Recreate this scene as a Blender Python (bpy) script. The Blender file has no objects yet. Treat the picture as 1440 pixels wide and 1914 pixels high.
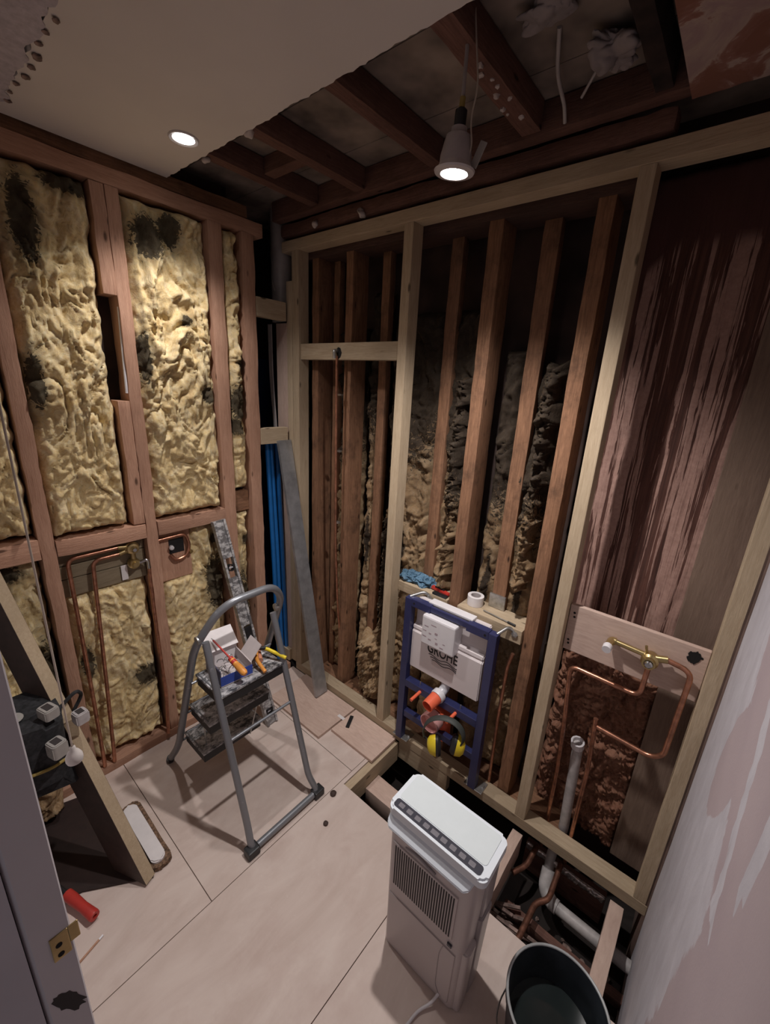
import bpy, bmesh, math, random
from mathutils import Vector, Matrix, noise
random.seed(7)
S = bpy.context.scene
COL = S.collection

# ------------------------------------------------------------------ camera
cam = bpy.data.cameras.new('camera'); camo = bpy.data.objects.new('camera', cam); COL.objects.link(camo)
cam.sensor_fit = 'HORIZONTAL'; cam.sensor_width = 36; cam.lens = 36 * 776.74 / 1440
cam.clip_start = 0.02
RX = Vector((0.76374351, 0.64338576, 0.0524463)); RY = Vector((0.22720533, -0.19188047, -0.95475632)); RZ = Vector((-0.6042132, 0.74110502, -0.29272814))
m = Matrix.Identity(4)
for i in range(3):
    m[i][0] = RX[i]; m[i][1] = -RY[i]; m[i][2] = -RZ[i]
m.translation = Vector((1.779, -1.362, 1.7))
camo.matrix_world = m
S.camera = camo

# ------------------------------------------------------------------ light and exposure
S.view_settings.view_transform = 'Standard'; S.view_settings.look = 'None'
S.view_settings.exposure = 0.0; S.view_settings.gamma = 1.0; S.view_settings.use_curve_mapping = False
W = bpy.data.worlds.new('world'); S.world = W; W.use_nodes = True
W.node_tree.nodes['Background'].inputs[0].default_value = (0.62, 0.57, 0.62, 1)
W.node_tree.nodes['Background'].inputs[1].default_value = 0.20
LAMP1 = (0.319, -0.617, 2.368)
LAMP2 = (1.158, -0.42, 2.165)
POWER1, POWER2 = 32.0, 70.0

def spot(name, loc, power, size, blend, rot=(0, 0, 0), col=(1, 0.945, 0.92), rad=0.022):
    l = bpy.data.lights.new(name, 'SPOT'); l.energy = power; l.spot_size = math.radians(size); l.spot_blend = blend
    l.color = col; l.shadow_soft_size = rad
    o = bpy.data.objects.new(name, l); o.location = loc; o.rotation_euler = rot; COL.objects.link(o); return o
spot('downlight_beam', (LAMP1[0], LAMP1[1], LAMP1[2] - 0.03), POWER1, 122, 1.0)
spot('hanging_lamp_beam', (LAMP2[0], LAMP2[1], LAMP2[2] - 0.02), POWER2, 134, 1.0)
l = bpy.data.lights.new('unseen_landing_fill', 'POINT'); l.energy = 4; l.shadow_soft_size = 0.12; l.color = (1.0, 0.93, 0.97)  # unseen fill light added behind the camera
o = bpy.data.objects.new('unseen_landing_fill', l); o.location = (2.1, -2.6, 2.2); COL.objects.link(o)

# ------------------------------------------------------------------ materials
def nt(name):
    mt = bpy.data.materials.new(name); mt.use_nodes = True
    t = mt.node_tree; b = t.nodes['Principled BSDF']; return mt, t, b
def N(t, typ, **kw):
    n = t.nodes.new(typ)
    for k, v in kw.items():
        if k in n.inputs: n.inputs[k].default_value = v
        else: setattr(n, k, v)
    return n
def ramp(t, src, stops):
    r = t.nodes.new('ShaderNodeValToRGB'); e = r.color_ramp.elements
    while len(e) < len(stops): e.new(0.5)
    for i, (p, c) in enumerate(stops):
        e[i].position = p; e[i].color = (c[0], c[1], c[2], 1) if not isinstance(c, (int, float)) else (c, c, c, 1)
    t.links.new(src, r.inputs[0]); return r
def mixc(t, fac, a, b, mode='MIX'):
    n = t.nodes.new('ShaderNodeMix'); n.data_type = 'RGBA'; n.blend_type = mode
    for s, v in ((0, fac), (6, a), (7, b)):
        if hasattr(v, 'is_output'): t.links.new(v, n.inputs[s])
        elif s == 0: n.inputs[0].default_value = v
        else: n.inputs[s].default_value = (v[0], v[1], v[2], 1)
    return n.outputs[2]
def coords(t, scale=(1, 1, 1)):
    tc = t.nodes.new('ShaderNodeTexCoord'); mp = t.nodes.new('ShaderNodeMapping')
    mp.inputs['Scale'].default_value = scale; t.links.new(tc.outputs['Object'], mp.inputs[0])
    return mp.outputs[0]
def noi(t, vec, scale, detail=4, rough=0.55, dist=0.0):
    n = N(t, 'ShaderNodeTexNoise', Scale=scale, Detail=detail, Roughness=rough, Distortion=dist)
    t.links.new(vec, n.inputs['Vector']); return n.outputs[0]
def bump(t, b, h, strength=0.3, dist=0.002):
    n = N(t, 'ShaderNodeBump', Strength=strength, Distance=dist)
    t.links.new(h, n.inputs['Height']); t.links.new(n.outputs[0], b.inputs['Normal']); return n

def plain(name, col, rough=0.5, metal=0.0, var=0.06, sc=30, emit=0, bumps=0.0, trans=0, alpha=1):
    mt, t, b = nt(name)
    v = coords(t)
    n = noi(t, v, sc, 3)
    c2 = tuple(max(0, x * (1 - var * 2)) for x in col); c1 = tuple(min(1, x * (1 + var)) for x in col)
    r = ramp(t, n, [(0.3, c2), (0.7, c1)]); t.links.new(r.outputs[0], b.inputs['Base Color'])
    b.inputs['Roughness'].default_value = rough; b.inputs['Metallic'].default_value = metal
    if trans: b.inputs['Transmission Weight'].default_value = trans
    if alpha < 1: b.inputs['Alpha'].default_value = alpha
    if emit:
        b.inputs['Emission Color'].default_value = (1, 0.97, 0.95, 1); b.inputs['Emission Strength'].default_value = emit
    if bumps: bump(t, b, n, bumps)
    return mt

def timber(name, cd, cl, axis='z', knots=True, fuzz=0.35, dirt=0.0, stretch=14):
    mt, t, b = nt(name)
    sc = {'x': (1, stretch, stretch), 'y': (stretch, 1, stretch), 'z': (stretch, stretch, 1)}[axis]
    v = coords(t, sc)
    g = noi(t, v, 5.0, 6, 0.6, 1.5)
    big = noi(t, coords(t), 3.5, 2)
    fine = noi(t, v, 28, 3, 0.7)
    r = ramp(t, g, [(0.30, cd), (0.52, tuple((a + c) / 2 for a, c in zip(cd, cl))), (0.72, cl)])
    col = mixc(t, 0.35, r.outputs[0], ramp(t, fine, [(0.3, tuple(x * 0.8 for x in cd)), (0.7, cl)]).outputs[0])
    col = mixc(t, ramp(t, big, [(0.45, 0), (0.8, 0.55)]).outputs[0], col, tuple(x * 0.8 for x in cd))
    if knots:
        vs = {'x': (0.35, 1, 1), 'y': (1, 0.35, 1), 'z': (1, 1, 0.35)}[axis]
        vo = N(t, 'ShaderNodeTexVoronoi', Scale=14.0); t.links.new(coords(t, vs), vo.inputs['Vector'])
        k = ramp(t, vo.outputs['Distance'], [(0.045, 1), (0.10, 0)])
        col = mixc(t, k.outputs[0], col, tuple(x * 0.33 for x in cd))
    if dirt:
        d = noi(t, coords(t), 9, 5, 0.7)
        col = mixc(t, ramp(t, d, [(0.5, 0), (0.72, dirt)]).outputs[0], col, (0.02, 0.012, 0.01))
    oi = t.nodes.new('ShaderNodeObjectInfo'); mr = N(t, 'ShaderNodeMapRange'); mr.inputs[3].default_value = 0.86; mr.inputs[4].default_value = 1.1
    t.links.new(oi.outputs['Random'], mr.inputs[0])
    hs = t.nodes.new('ShaderNodeHueSaturation'); t.links.new(mr.outputs[0], hs.inputs['Value']); t.links.new(col, hs.inputs['Color'])
    t.links.new(hs.outputs[0], b.inputs['Base Color']); b.inputs['Roughness'].default_value = 0.78
    b.inputs['Specular IOR Level'].default_value = 0.25
    bump(t, b, fine, fuzz, 0.003)
    return mt

OLD = {a: timber('pink_timber_' + a, (0.38, 0.20, 0.13), (0.62, 0.375, 0.26), a, True, 0.6) for a in 'xyz'}
NEW = {a: timber('fresh_timber_' + a, (0.40, 0.30, 0.195), (0.59, 0.475, 0.335), a, True, 0.25) for a in 'xyz'}
DRK = {a: timber('dark_timber_' + a, (0.13, 0.065, 0.038), (0.37, 0.195, 0.11), a, True, 0.5, 0.55) for a in 'xyz'}
JST = {a: timber('joist_timber_' + a, (0.10, 0.05, 0.04), (0.25, 0.13, 0.10), a, True, 0.5, 0.4) for a in 'xyz'}
PLY = {a: timber('plywood_' + a, (0.53, 0.375, 0.31), (0.68, 0.52, 0.435), a, False, 0.12, 0, 5) for a in 'xyz'}
GREY_T = timber('greenish_timber', (0.20, 0.155, 0.10), (0.34, 0.28, 0.19), 'y', False, 0.4)
TAN = timber('tan_timber', (0.33, 0.25, 0.16), (0.46, 0.36, 0.25), 'x', False, 0.2)

def floor_mat():
    mt, t, b = nt('floor_plywood')
    v = coords(t, (3, 1, 1)); v2 = coords(t)
    g = noi(t, v, 3.0, 7, 0.6, 1.2)
    r = ramp(t, g, [(0.28, (0.54, 0.43, 0.375)), (0.5, (0.61, 0.50, 0.445)), (0.72, (0.67, 0.565, 0.505))])
    d = noi(t, v2, 60, 4, 0.8)
    col = mixc(t, ramp(t, d, [(0.62, 0), (0.74, 0.35)]).outputs[0], r.outputs[0], (0.75, 0.68, 0.64))
    d2 = noi(t, v2, 5, 5, 0.7)
    col = mixc(t, ramp(t, d2, [(0.5, 0), (0.8, 0.4)]).outputs[0], col, (0.42, 0.28, 0.24))
    t.links.new(col, b.inputs['Base Color']); b.inputs['Roughness'].default_value = 0.7
    bump(t, b, g, 0.08, 0.002); return mt
FLOOR = floor_mat()

def wool(name, cream, yellow, dark, stain=(0.022, 0.018, 0.016)):
    mt, t, b = nt(name)
    v = coords(t)
    at = t.nodes.new('ShaderNodeAttribute'); at.attribute_name = 'stain'
    n1 = noi(t, v, 9, 5, 0.6, 2.0); n2 = noi(t, v, 28, 5, 0.65, 3.0); n3 = noi(t, v, 110, 4, 0.7, 2.0)
    r = ramp(t, n1, [(0.32, dark), (0.46, yellow), (0.62, cream)])
    col = mixc(t, 0.5, r.outputs[0], ramp(t, n2, [(0.3, dark), (0.5, yellow), (0.68, cream)]).outputs[0])
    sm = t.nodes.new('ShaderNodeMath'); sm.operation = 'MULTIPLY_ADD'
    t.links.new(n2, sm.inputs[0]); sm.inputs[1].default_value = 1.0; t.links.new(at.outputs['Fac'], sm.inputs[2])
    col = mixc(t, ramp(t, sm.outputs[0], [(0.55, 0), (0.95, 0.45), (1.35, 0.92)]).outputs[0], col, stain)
    t.links.new(col, b.inputs['Base Color']); b.inputs['Roughness'].default_value = 0.95
    b.inputs['Specular IOR Level'].default_value = 0.05
    b.inputs['Subsurface Weight'].default_value = 0.35; b.inputs['Subsurface Radius'].default_value = (1.0, 0.8, 0.5); b.inputs['Subsurface Scale'].default_value = 0.012
    ad = t.nodes.new('ShaderNodeMath'); ad.operation = 'MULTIPLY_ADD'; t.links.new(n3, ad.inputs[0]); ad.inputs[1].default_value = 0.4; t.links.new(n2, ad.inputs[2])
    bump(t, b, ad.outputs[0], 0.55, 0.006)
    return mt
WOOL = wool('yellow_wool', (0.82, 0.71, 0.48), (0.69, 0.535, 0.28), (0.43, 0.29, 0.15))
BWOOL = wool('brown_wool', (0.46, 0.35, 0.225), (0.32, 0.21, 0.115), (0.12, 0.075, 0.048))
RWOOL = wool('red_brown_crust', (0.36, 0.20, 0.135), (0.24, 0.115, 0.075), (0.12, 0.05, 0.032))

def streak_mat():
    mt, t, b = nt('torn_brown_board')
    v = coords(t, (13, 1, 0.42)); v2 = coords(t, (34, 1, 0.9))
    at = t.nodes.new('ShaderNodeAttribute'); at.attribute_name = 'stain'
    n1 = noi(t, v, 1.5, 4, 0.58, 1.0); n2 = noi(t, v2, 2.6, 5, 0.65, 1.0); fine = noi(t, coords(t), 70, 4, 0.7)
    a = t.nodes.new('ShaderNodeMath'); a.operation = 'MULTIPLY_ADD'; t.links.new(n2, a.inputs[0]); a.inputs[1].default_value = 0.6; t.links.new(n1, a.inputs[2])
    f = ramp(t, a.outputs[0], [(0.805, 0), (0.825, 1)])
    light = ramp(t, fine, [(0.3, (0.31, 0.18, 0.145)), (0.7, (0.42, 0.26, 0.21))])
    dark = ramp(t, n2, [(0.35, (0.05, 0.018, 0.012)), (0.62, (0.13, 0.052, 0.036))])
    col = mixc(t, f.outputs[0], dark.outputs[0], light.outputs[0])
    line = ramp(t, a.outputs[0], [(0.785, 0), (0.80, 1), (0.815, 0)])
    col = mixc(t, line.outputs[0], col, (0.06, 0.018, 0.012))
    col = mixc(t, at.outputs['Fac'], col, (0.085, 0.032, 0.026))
    t.links.new(col, b.inputs['Base Color']); b.inputs['Roughness'].default_value = 0.85
    bump(t, b, a.outputs[0], 0.5, 0.01); return mt
STREAK = streak_mat()

def plaster_mat():
    mt, t, b = nt('pink_plaster_with_skim')
    v = coords(t); vs = coords(t, (1, 1.8, 0.8))
    at = t.nodes.new('ShaderNodeAttribute'); at.attribute_name = 'stain'  # on this wall the attribute masks the skim coat
    n1 = noi(t, vs, 9, 5, 0.6, 0.6); n2 = noi(t, v, 4, 3); fine = noi(t, v, 160, 3)
    a = t.nodes.new('ShaderNodeMath'); a.operation = 'MULTIPLY_ADD'; t.links.new(n1, a.inputs[0]); a.inputs[1].default_value = 0.8; t.links.new(at.outputs['Fac'], a.inputs[2])
    f = ramp(t, a.outputs[0], [(0.86, 0), (0.93, 1)])
    pink = ramp(t, n2, [(0.3, (0.40, 0.325, 0.345)), (0.7, (0.45, 0.37, 0.385))])
    skim = ramp(t, n1, [(0.3, (0.45, 0.425, 0.46)), (0.7, (0.56, 0.54, 0.58))])
    col = mixc(t, f.outputs[0], pink.outputs[0], skim.outputs[0])
    t.links.new(col, b.inputs['Base Color']); b.inputs['Roughness'].default_value = 0.8
    bump(t, b, fine, 0.12, 0.002); return mt
PLASTER = plaster_mat()
CEIL = plain('ceiling_board', (0.74, 0.69, 0.66), 0.9, 0, 0.03, 3)
CEIL_OLD = plain('old_plaster_ceiling', (0.56, 0.51, 0.56), 0.95, 0, 0.10, 55, bumps=0.6)
TORN = plain('torn_board_edge', (0.40, 0.29, 0.24), 0.95, 0, 0.25, 60, bumps=0.6)
def patch_ceiling():
    mt, t, b = nt('peeled_brown_ceiling')
    n = noi(t, coords(t), 7, 5, 0.6, 0.8)
    r = ramp(t, n, [(0.44, (0.25, 0.11, 0.075)), (0.50, (0.30, 0.15, 0.12)), (0.53, (0.46, 0.35, 0.30)), (0.62, (0.38, 0.265, 0.255))])
    t.links.new(r.outputs[0], b.inputs['Base Color']); b.inputs['Roughness'].default_value = 0.9
    bump(t, b, n, 0.5, 0.01); return mt
PATCH = patch_ceiling()
DECK = plain('grey_floorboard_underside', (0.24, 0.19, 0.16), 0.95, 0, 0.35, 6, bumps=0.3)
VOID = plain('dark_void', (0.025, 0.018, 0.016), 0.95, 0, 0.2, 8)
SHEATH = plain('dark_sheathing', (0.055, 0.032, 0.026), 0.9, 0, 0.35, 5, bumps=0.3)
WALLP = plain('white_paint', (0.56, 0.525, 0.55), 0.55, 0, 0.02, 6)
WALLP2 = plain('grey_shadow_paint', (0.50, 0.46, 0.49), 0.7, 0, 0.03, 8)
def splat_metal(name, base, spl, rough=0.42, metal=0.75, amt=0.56):
    mt, t, b = nt(name)
    n = noi(t, coords(t, (1, 0.6, 1)), 42, 8, 0.75, 0.2)
    f = ramp(t, n, [(amt, 0), (amt + 0.16, 1)])
    col = mixc(t, f.outputs[0], base, spl)
    t.links.new(col, b.inputs['Base Color']); b.inputs['Roughness'].default_value = rough
    inv = ramp(t, n, [(amt, metal), (amt + 0.05, 0.0)]); t.links.new(inv.outputs[0], b.inputs['Metallic'])
    bump(t, b, n, 0.2); return mt
TUBE = splat_metal('grey_ladder_paint', (0.23, 0.24, 0.26), (0.50, 0.49, 0.49), 0.36, 0.5, 0.62)
TREAD = splat_metal('plaster_splashed_tread', (0.06, 0.062, 0.07), (0.58, 0.57, 0.58), 0.45, 0.3, 0.44)
UNDER = splat_metal('black_step_underside', (0.018, 0.018, 0.02), (0.35, 0.34, 0.34), 0.5, 0.2, 0.66)
LEVELM = splat_metal('dirty_aluminium', (0.26, 0.26, 0.27), (0.55, 0.53, 0.52), 0.4, 0.7, 0.46)
ALU = plain('dull_aluminium', (0.42, 0.43, 0.45), 0.42, 0.7, 0.12, 20)
STEEL = plain('galvanised_steel', (0.50, 0.50, 0.49), 0.35, 0.85, 0.15, 60)
CHROME = plain('chrome', (0.6, 0.6, 0.6), 0.15, 1.0, 0.03)
COPPER = plain('copper', (0.50, 0.235, 0.15), 0.30, 0.85, 0.22, 40)
DCOPPER = plain('tarnished_copper', (0.26, 0.12, 0.08), 0.45, 0.7, 0.3, 40)
BRASS = plain('brass', (0.55, 0.42, 0.20), 0.28, 0.9, 0.12, 30)
BLUEF = plain('dark_blue_enamel', (0.028, 0.032, 0.10), 0.35, 0, 0.08)
WHITEP = plain('white_plastic', (0.72, 0.70, 0.72), 0.38, 0, 0.02)
TANKP = plain('pale_cistern_plastic', (0.66, 0.60, 0.60), 0.5, 0, 0.02, 5)
MILKY = plain('milky_plastic', (0.62, 0.62, 0.66), 0.3, 0, 0.04)
BODY_SHADE = plain('shaded_body_plastic', (0.50, 0.44, 0.43), 0.42, 0, 0.015, 5)  # dehumidifier body's shade put into a duller plastic than its top
TOPW = plain('cool_white_plastic', (0.72, 0.77, 0.82), 0.30, 0, 0.01, 5)
PANEL = plain('charcoal_panel', (0.05, 0.05, 0.065), 0.25, 0, 0.05)
GREYB = plain('button_grey', (0.16, 0.15, 0.17), 0.4)
TANKG = plain('smoky_grey_plastic', (0.36, 0.325, 0.33), 0.3, 0, 0.03)
SLOT = plain('dark_slot', (0.035, 0.028, 0.028), 0.8)
BLACK = plain('black_plastic', (0.015, 0.015, 0.017), 0.45, 0, 0.2)
FABRIC = plain('black_fabric', (0.022, 0.022, 0.025), 0.9, 0, 0.4, 60, bumps=0.5)
YELLOW = plain('yellow_plastic', (0.78, 0.60, 0.03), 0.35)
RED = plain('red_plastic', (0.48, 0.04, 0.03), 0.4)
ORRED = plain('orange_red_plastic', (0.88, 0.16, 0.075), 0.4)
PINKR = plain('pale_pink_plastic', (0.80, 0.42, 0.40), 0.4)
ORANGE = plain('orange_plastic', (0.80, 0.33, 0.06), 0.45)
BLUEC = plain('blue_card', (0.03, 0.07, 0.36), 0.5, 0, 0.1)
WHITEC = plain('white_card', (0.74, 0.70, 0.70), 0.8, 0, 0.03)
GREYC = plain('grey_card', (0.50, 0.45, 0.45), 0.85, 0, 0.03)
NAVY = plain('dark_card_side', (0.06, 0.06, 0.10), 0.6)
BLUEP = plain('blue_water_pipe', (0.010, 0.13, 0.40), 0.4, 0, 0.05)
GLOVE = plain('blue_nitrile', (0.10, 0.20, 0.30), 0.6, 0, 0.15, 50)
SOIL = plain('grey_soil_pipe', (0.34, 0.31, 0.30), 0.4, 0, 0.15, 10)
FILM = plain('torn_plastic_film', (0.75, 0.68, 0.64), 0.4, 0, 0.2, 30)
RAG = plain('crumpled_grey_paper', (0.28, 0.24, 0.24), 0.85, 0, 0.15, 15, bumps=0.4)
WASTE = plain('white_waste_pipe', (0.50, 0.47, 0.46), 0.45, 0, 0.15, 25)
CABLE = plain('grey_cable', (0.42, 0.38, 0.37), 0.5)
CORD = plain('pull_cord', (0.50, 0.42, 0.35), 0.8)
KNOB = plain('off_white_knob', (0.60, 0.55, 0.52), 0.35)
GLOW = plain('lamp_lens', (1, 1, 1), 0.3, 0, 0, 5, emit=26)
LAMPW = plain('white_lamp_metal', (0.62, 0.58, 0.58), 0.35, 0.1, 0.02)
LENSC = plain('clear_box_plastic', (0.45, 0.42, 0.42), 0.2, 0, 0.1)
BUCK = plain('black_bucket_inside', (0.020, 0.024, 0.030), 0.38, 0, 0.35, 12, bumps=0.2)
BUCKR = plain('grey_bucket_rim', (0.33, 0.34, 0.34), 0.4)
WATER = plain('dark_dirty_water', (0.018, 0.024, 0.024), 0.08, 0, 0.05)
MAROON = plain('dark_brown_board', (0.024, 0.011, 0.009), 0.7, 0, 0.15)
BRISTLE = plain('brown_bristle', (0.20, 0.12, 0.075), 0.95, 0, 0.4, 120, bumps=0.8)
SOOT = plain('soot', (0.008, 0.007, 0.007), 0.95)
INK = plain('black_ink', (0.02, 0.018, 0.02), 0.6)
GREYPL = plain('light_grey_plastic', (0.34, 0.32, 0.30), 0.4, 0, 0.05)
FLAKE = plain('plaster_flake', (0.55, 0.48, 0.45), 0.9)
RUB = plain('rubble', (0.30, 0.21, 0.18), 0.95, 0, 0.4, 30, bumps=0.5)

# ------------------------------------------------------------------ mesh helpers
def bx(bm, x0, x1, y0, y1, z0, z1, bev=0.0):
    r = bmesh.ops.create_cube(bm, size=1)
    vs = r['verts']
    for v in vs:
        v.co = Vector(((x0 + x1) / 2 + v.co.x * (x1 - x0), (y0 + y1) / 2 + v.co.y * (y1 - y0), (z0 + z1) / 2 + v.co.z * (z1 - z0)))
    if bev > 0:
        es = list({e for v in vs for e in v.link_edges})
        bmesh.ops.bevel(bm, geom=es, offset=bev, segments=2, profile=0.6, affect='EDGES')
    return vs
def B(*a, **k):
    bm = bmesh.new(); bx(bm, *a, **k); return bm
def frame_for(d):
    d = d.normalized(); u = Vector((0, 0, 1)) if abs(d.z) < 0.9 else Vector((1, 0, 0))
    a = d.cross(u).normalized(); return a, d.cross(a).normalized()
def smooth_path(pts, r=0.03, n=5):
    pts = [Vector(p) for p in pts]; out = [pts[0]]
    for i in range(1, len(pts) - 1):
        p = pts[i]; a = pts[i - 1] - p; b = pts[i + 1] - p
        q = min(r, a.length * 0.45, b.length * 0.45)
        A = p + a.normalized() * q; Bq = p + b.normalized() * q
        for k in range(n + 1):
            t = k / n; out.append(A * (1 - t) ** 2 + p * 2 * t * (1 - t) + Bq * t * t)
    out.append(pts[-1]); return out
def tube(bm, pts, rad, seg=12, cap=True, ell=None):
    pts = [Vector(p) for p in pts]; rings = []
    a = None
    for i, p in enumerate(pts):
        d = (pts[min(i + 1, len(pts) - 1)] - pts[max(i - 1, 0)]).normalized()
        if a is None: a, b = frame_for(d)
        else:
            a = (a - d * a.dot(d)).normalized(); b = d.cross(a).normalized()
        r = rad[i] if isinstance(rad, (list, tuple)) else rad
        e = ell or (1, 1)
        rings.append([bm.verts.new(p + a * math.cos(2 * math.pi * k / seg) * r * e[0] + b * math.sin(2 * math.pi * k / seg) * r * e[1]) for k in range(seg)])
    for i in range(len(rings) - 1):
        for k in range(seg):
            bm.faces.new((rings[i][k], rings[i][(k + 1) % seg], rings[i + 1][(k + 1) % seg], rings[i + 1][k]))
    if cap:
        bm.faces.new(rings[0][::-1]); bm.faces.new(rings[-1])
    return bm
def TB(pts, rad, sm=0.0, seg=12, cap=True, n=5):
    return tube(bmesh.new(), smooth_path(pts, sm, n) if sm else pts, rad, seg, cap)
def lathe(bm, prof, axis_o, axis_d, seg=24, closed=False):
    o = Vector(axis_o); d = Vector(axis_d).normalized(); a, b = frame_for(d); rings = []
    for r, h in prof:
        rings.append([bm.verts.new(o + d * h + (a * math.cos(2 * math.pi * k / seg) + b * math.sin(2 * math.pi * k / seg)) * max(r, 1e-5)) for k in range(seg)])
    for i in range(len(rings) - 1):
        for k in range(seg):
            bm.faces.new((rings[i][k], rings[i][(k + 1) % seg], rings[i + 1][(k + 1) % seg], rings[i + 1][k]))
    if prof[0][0] > 1e-4 and closed: bm.faces.new(rings[0][::-1])
    if prof[-1][0] > 1e-4 and closed: bm.faces.new(rings[-1])
    return bm
def rbox(bm, x0, x1, y0, y1, z0, z1, r, seg=5, axis='z', bev=0.0):
    """box with rounded vertical (axis) corners"""
    P = []
    for cx, cy, a0 in ((x1 - r, y1 - r, 0), (x0 + r, y1 - r, 90), (x0 + r, y0 + r, 180), (x1 - r, y0 + r, 270)):
        for k in range(seg + 1):
            a = math.radians(a0 + 90 * k / seg); P.append((cx + r * math.cos(a), cy + r * math.sin(a)))
    return prism(bm, P, z0, z1, bev)
def prism(bm, P, z0, z1, bev=0.0):
    lo = [bm.verts.new((x, y, z0)) for x, y in P]; hi = [bm.verts.new((x, y, z1)) for x, y in P]
    n = len(P); fs = []
    fs.append(bm.faces.new(lo[::-1])); fs.append(bm.faces.new(hi))
    for i in range(n): fs.append(bm.faces.new((lo[i], lo[(i + 1) % n], hi[(i + 1) % n], hi[i])))
    if bev:
        es = [e for e in fs[1].edges]
        bmesh.ops.bevel(bm, geom=es, offset=bev, segments=2, affect='EDGES')
    return bm
def xf(bm, M):
    bmesh.ops.transform(bm, matrix=M, verts=bm.verts[:]); return bm
def hull_box(bm, a, b, w, h, side=None):
    """box bar from a to b, width w along side, height h"""
    a = Vector(a); b = Vector(b); d = (b - a).normalized()
    s = Vector(side).normalized() if side else frame_for(d)[0]
    s = (s - d * s.dot(d)).normalized(); t = d.cross(s).normalized()
    vs = [bm.verts.new(p + s * i * w / 2 + t * j * h / 2) for p in (a, b) for i, j in ((-1, -1), (1, -1), (1, 1), (-1, 1))]
    for f in ((3, 2, 1, 0), (4, 5, 6, 7), (0, 1, 5, 4), (1, 2, 6, 5), (2, 3, 7, 6), (3, 0, 4, 7)): bm.faces.new([vs[i] for i in f])
    return bm

def obj(name, bm, mat, parent=None, label=None, cat=None, group=None, kind=None, smooth=False, origin=None):
    bmesh.ops.recalc_face_normals(bm, faces=bm.faces[:])
    me = bpy.data.meshes.new(name); bm.to_mesh(me); bm.free()
    if smooth:
        for p in me.polygons: p.use_smooth = True
        try: me.set_sharp_from_angle(angle=math.radians(38))
        except Exception: pass
    xs = [v.co for v in me.vertices]
    lo = Vector((min(v.x for v in xs), min(v.y for v in xs), min(v.z for v in xs))); hi = Vector((max(v.x for v in xs), max(v.y for v in xs), max(v.z for v in xs)))
    og = Vector(origin) if origin else Vector(((lo.x + hi.x) / 2, (lo.y + hi.y) / 2, lo.z))
    me.transform(Matrix.Translation(-og))
    for mm in (mat if isinstance(mat, (list, tuple)) else [mat]): me.materials.append(mm)
    o = bpy.data.objects.new(name, me); COL.objects.link(o)
    if parent:
        o.parent = parent; pw = Vector((0, 0, 0)); p = parent
        while p: pw += Vector(p.location); p = p.parent
        o.location = og - pw
    else: o.location = og
    if label: o['label'] = label
    if cat: o['category'] = cat
    if group: o['group'] = group
    if kind: o['kind'] = kind
    return o
def thing(name, loc, label, cat, group=None):
    o = bpy.data.objects.new(name, None); o.empty_display_size = 0.05; o.location = loc; COL.objects.link(o)
    o['label'] = label; o['category'] = cat
    if group: o['group'] = group
    return o
def beam(name, x0, x1, y0, y1, z0, z1, mat, label=None, cat='timber', group=None, kind=None, rough=0.0, parent=None, bev=0.002):
    bm = bmesh.new(); vs = bx(bm, x0, x1, y0, y1, z0, z1, bev)
    if rough:
        L = max(x1 - x0, y1 - y0, z1 - z0); ax = (x1 - x0, y1 - y0, z1 - z0).index(L)
        n = max(3, int(L / 0.035)); lo = (x0, y0, z0)[ax]
        for i in range(1, n):
            pc = [0, 0, 0]; pc[ax] = lo + L * i / n; no = [0, 0, 0]; no[ax] = 1
            bmesh.ops.bisect_plane(bm, geom=bm.verts[:] + bm.edges[:] + bm.faces[:], plane_co=pc, plane_no=no)
        sd = random.random() * 50
        for v in bm.verts:
            q = noise.noise_vector(Vector((v.co.x * 9 + sd, v.co.y * 9, v.co.z * 9)))
            q2 = noise.noise_vector(Vector((v.co.x * 50 + sd, v.co.y * 50, v.co.z * 50)))
            dlt = q * rough + q2 * rough * 0.6; dlt[ax] = 0; v.co += dlt
    return obj(name, bm, mat, parent, label, cat if label else None, group, kind, smooth=bool(rough))

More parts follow.
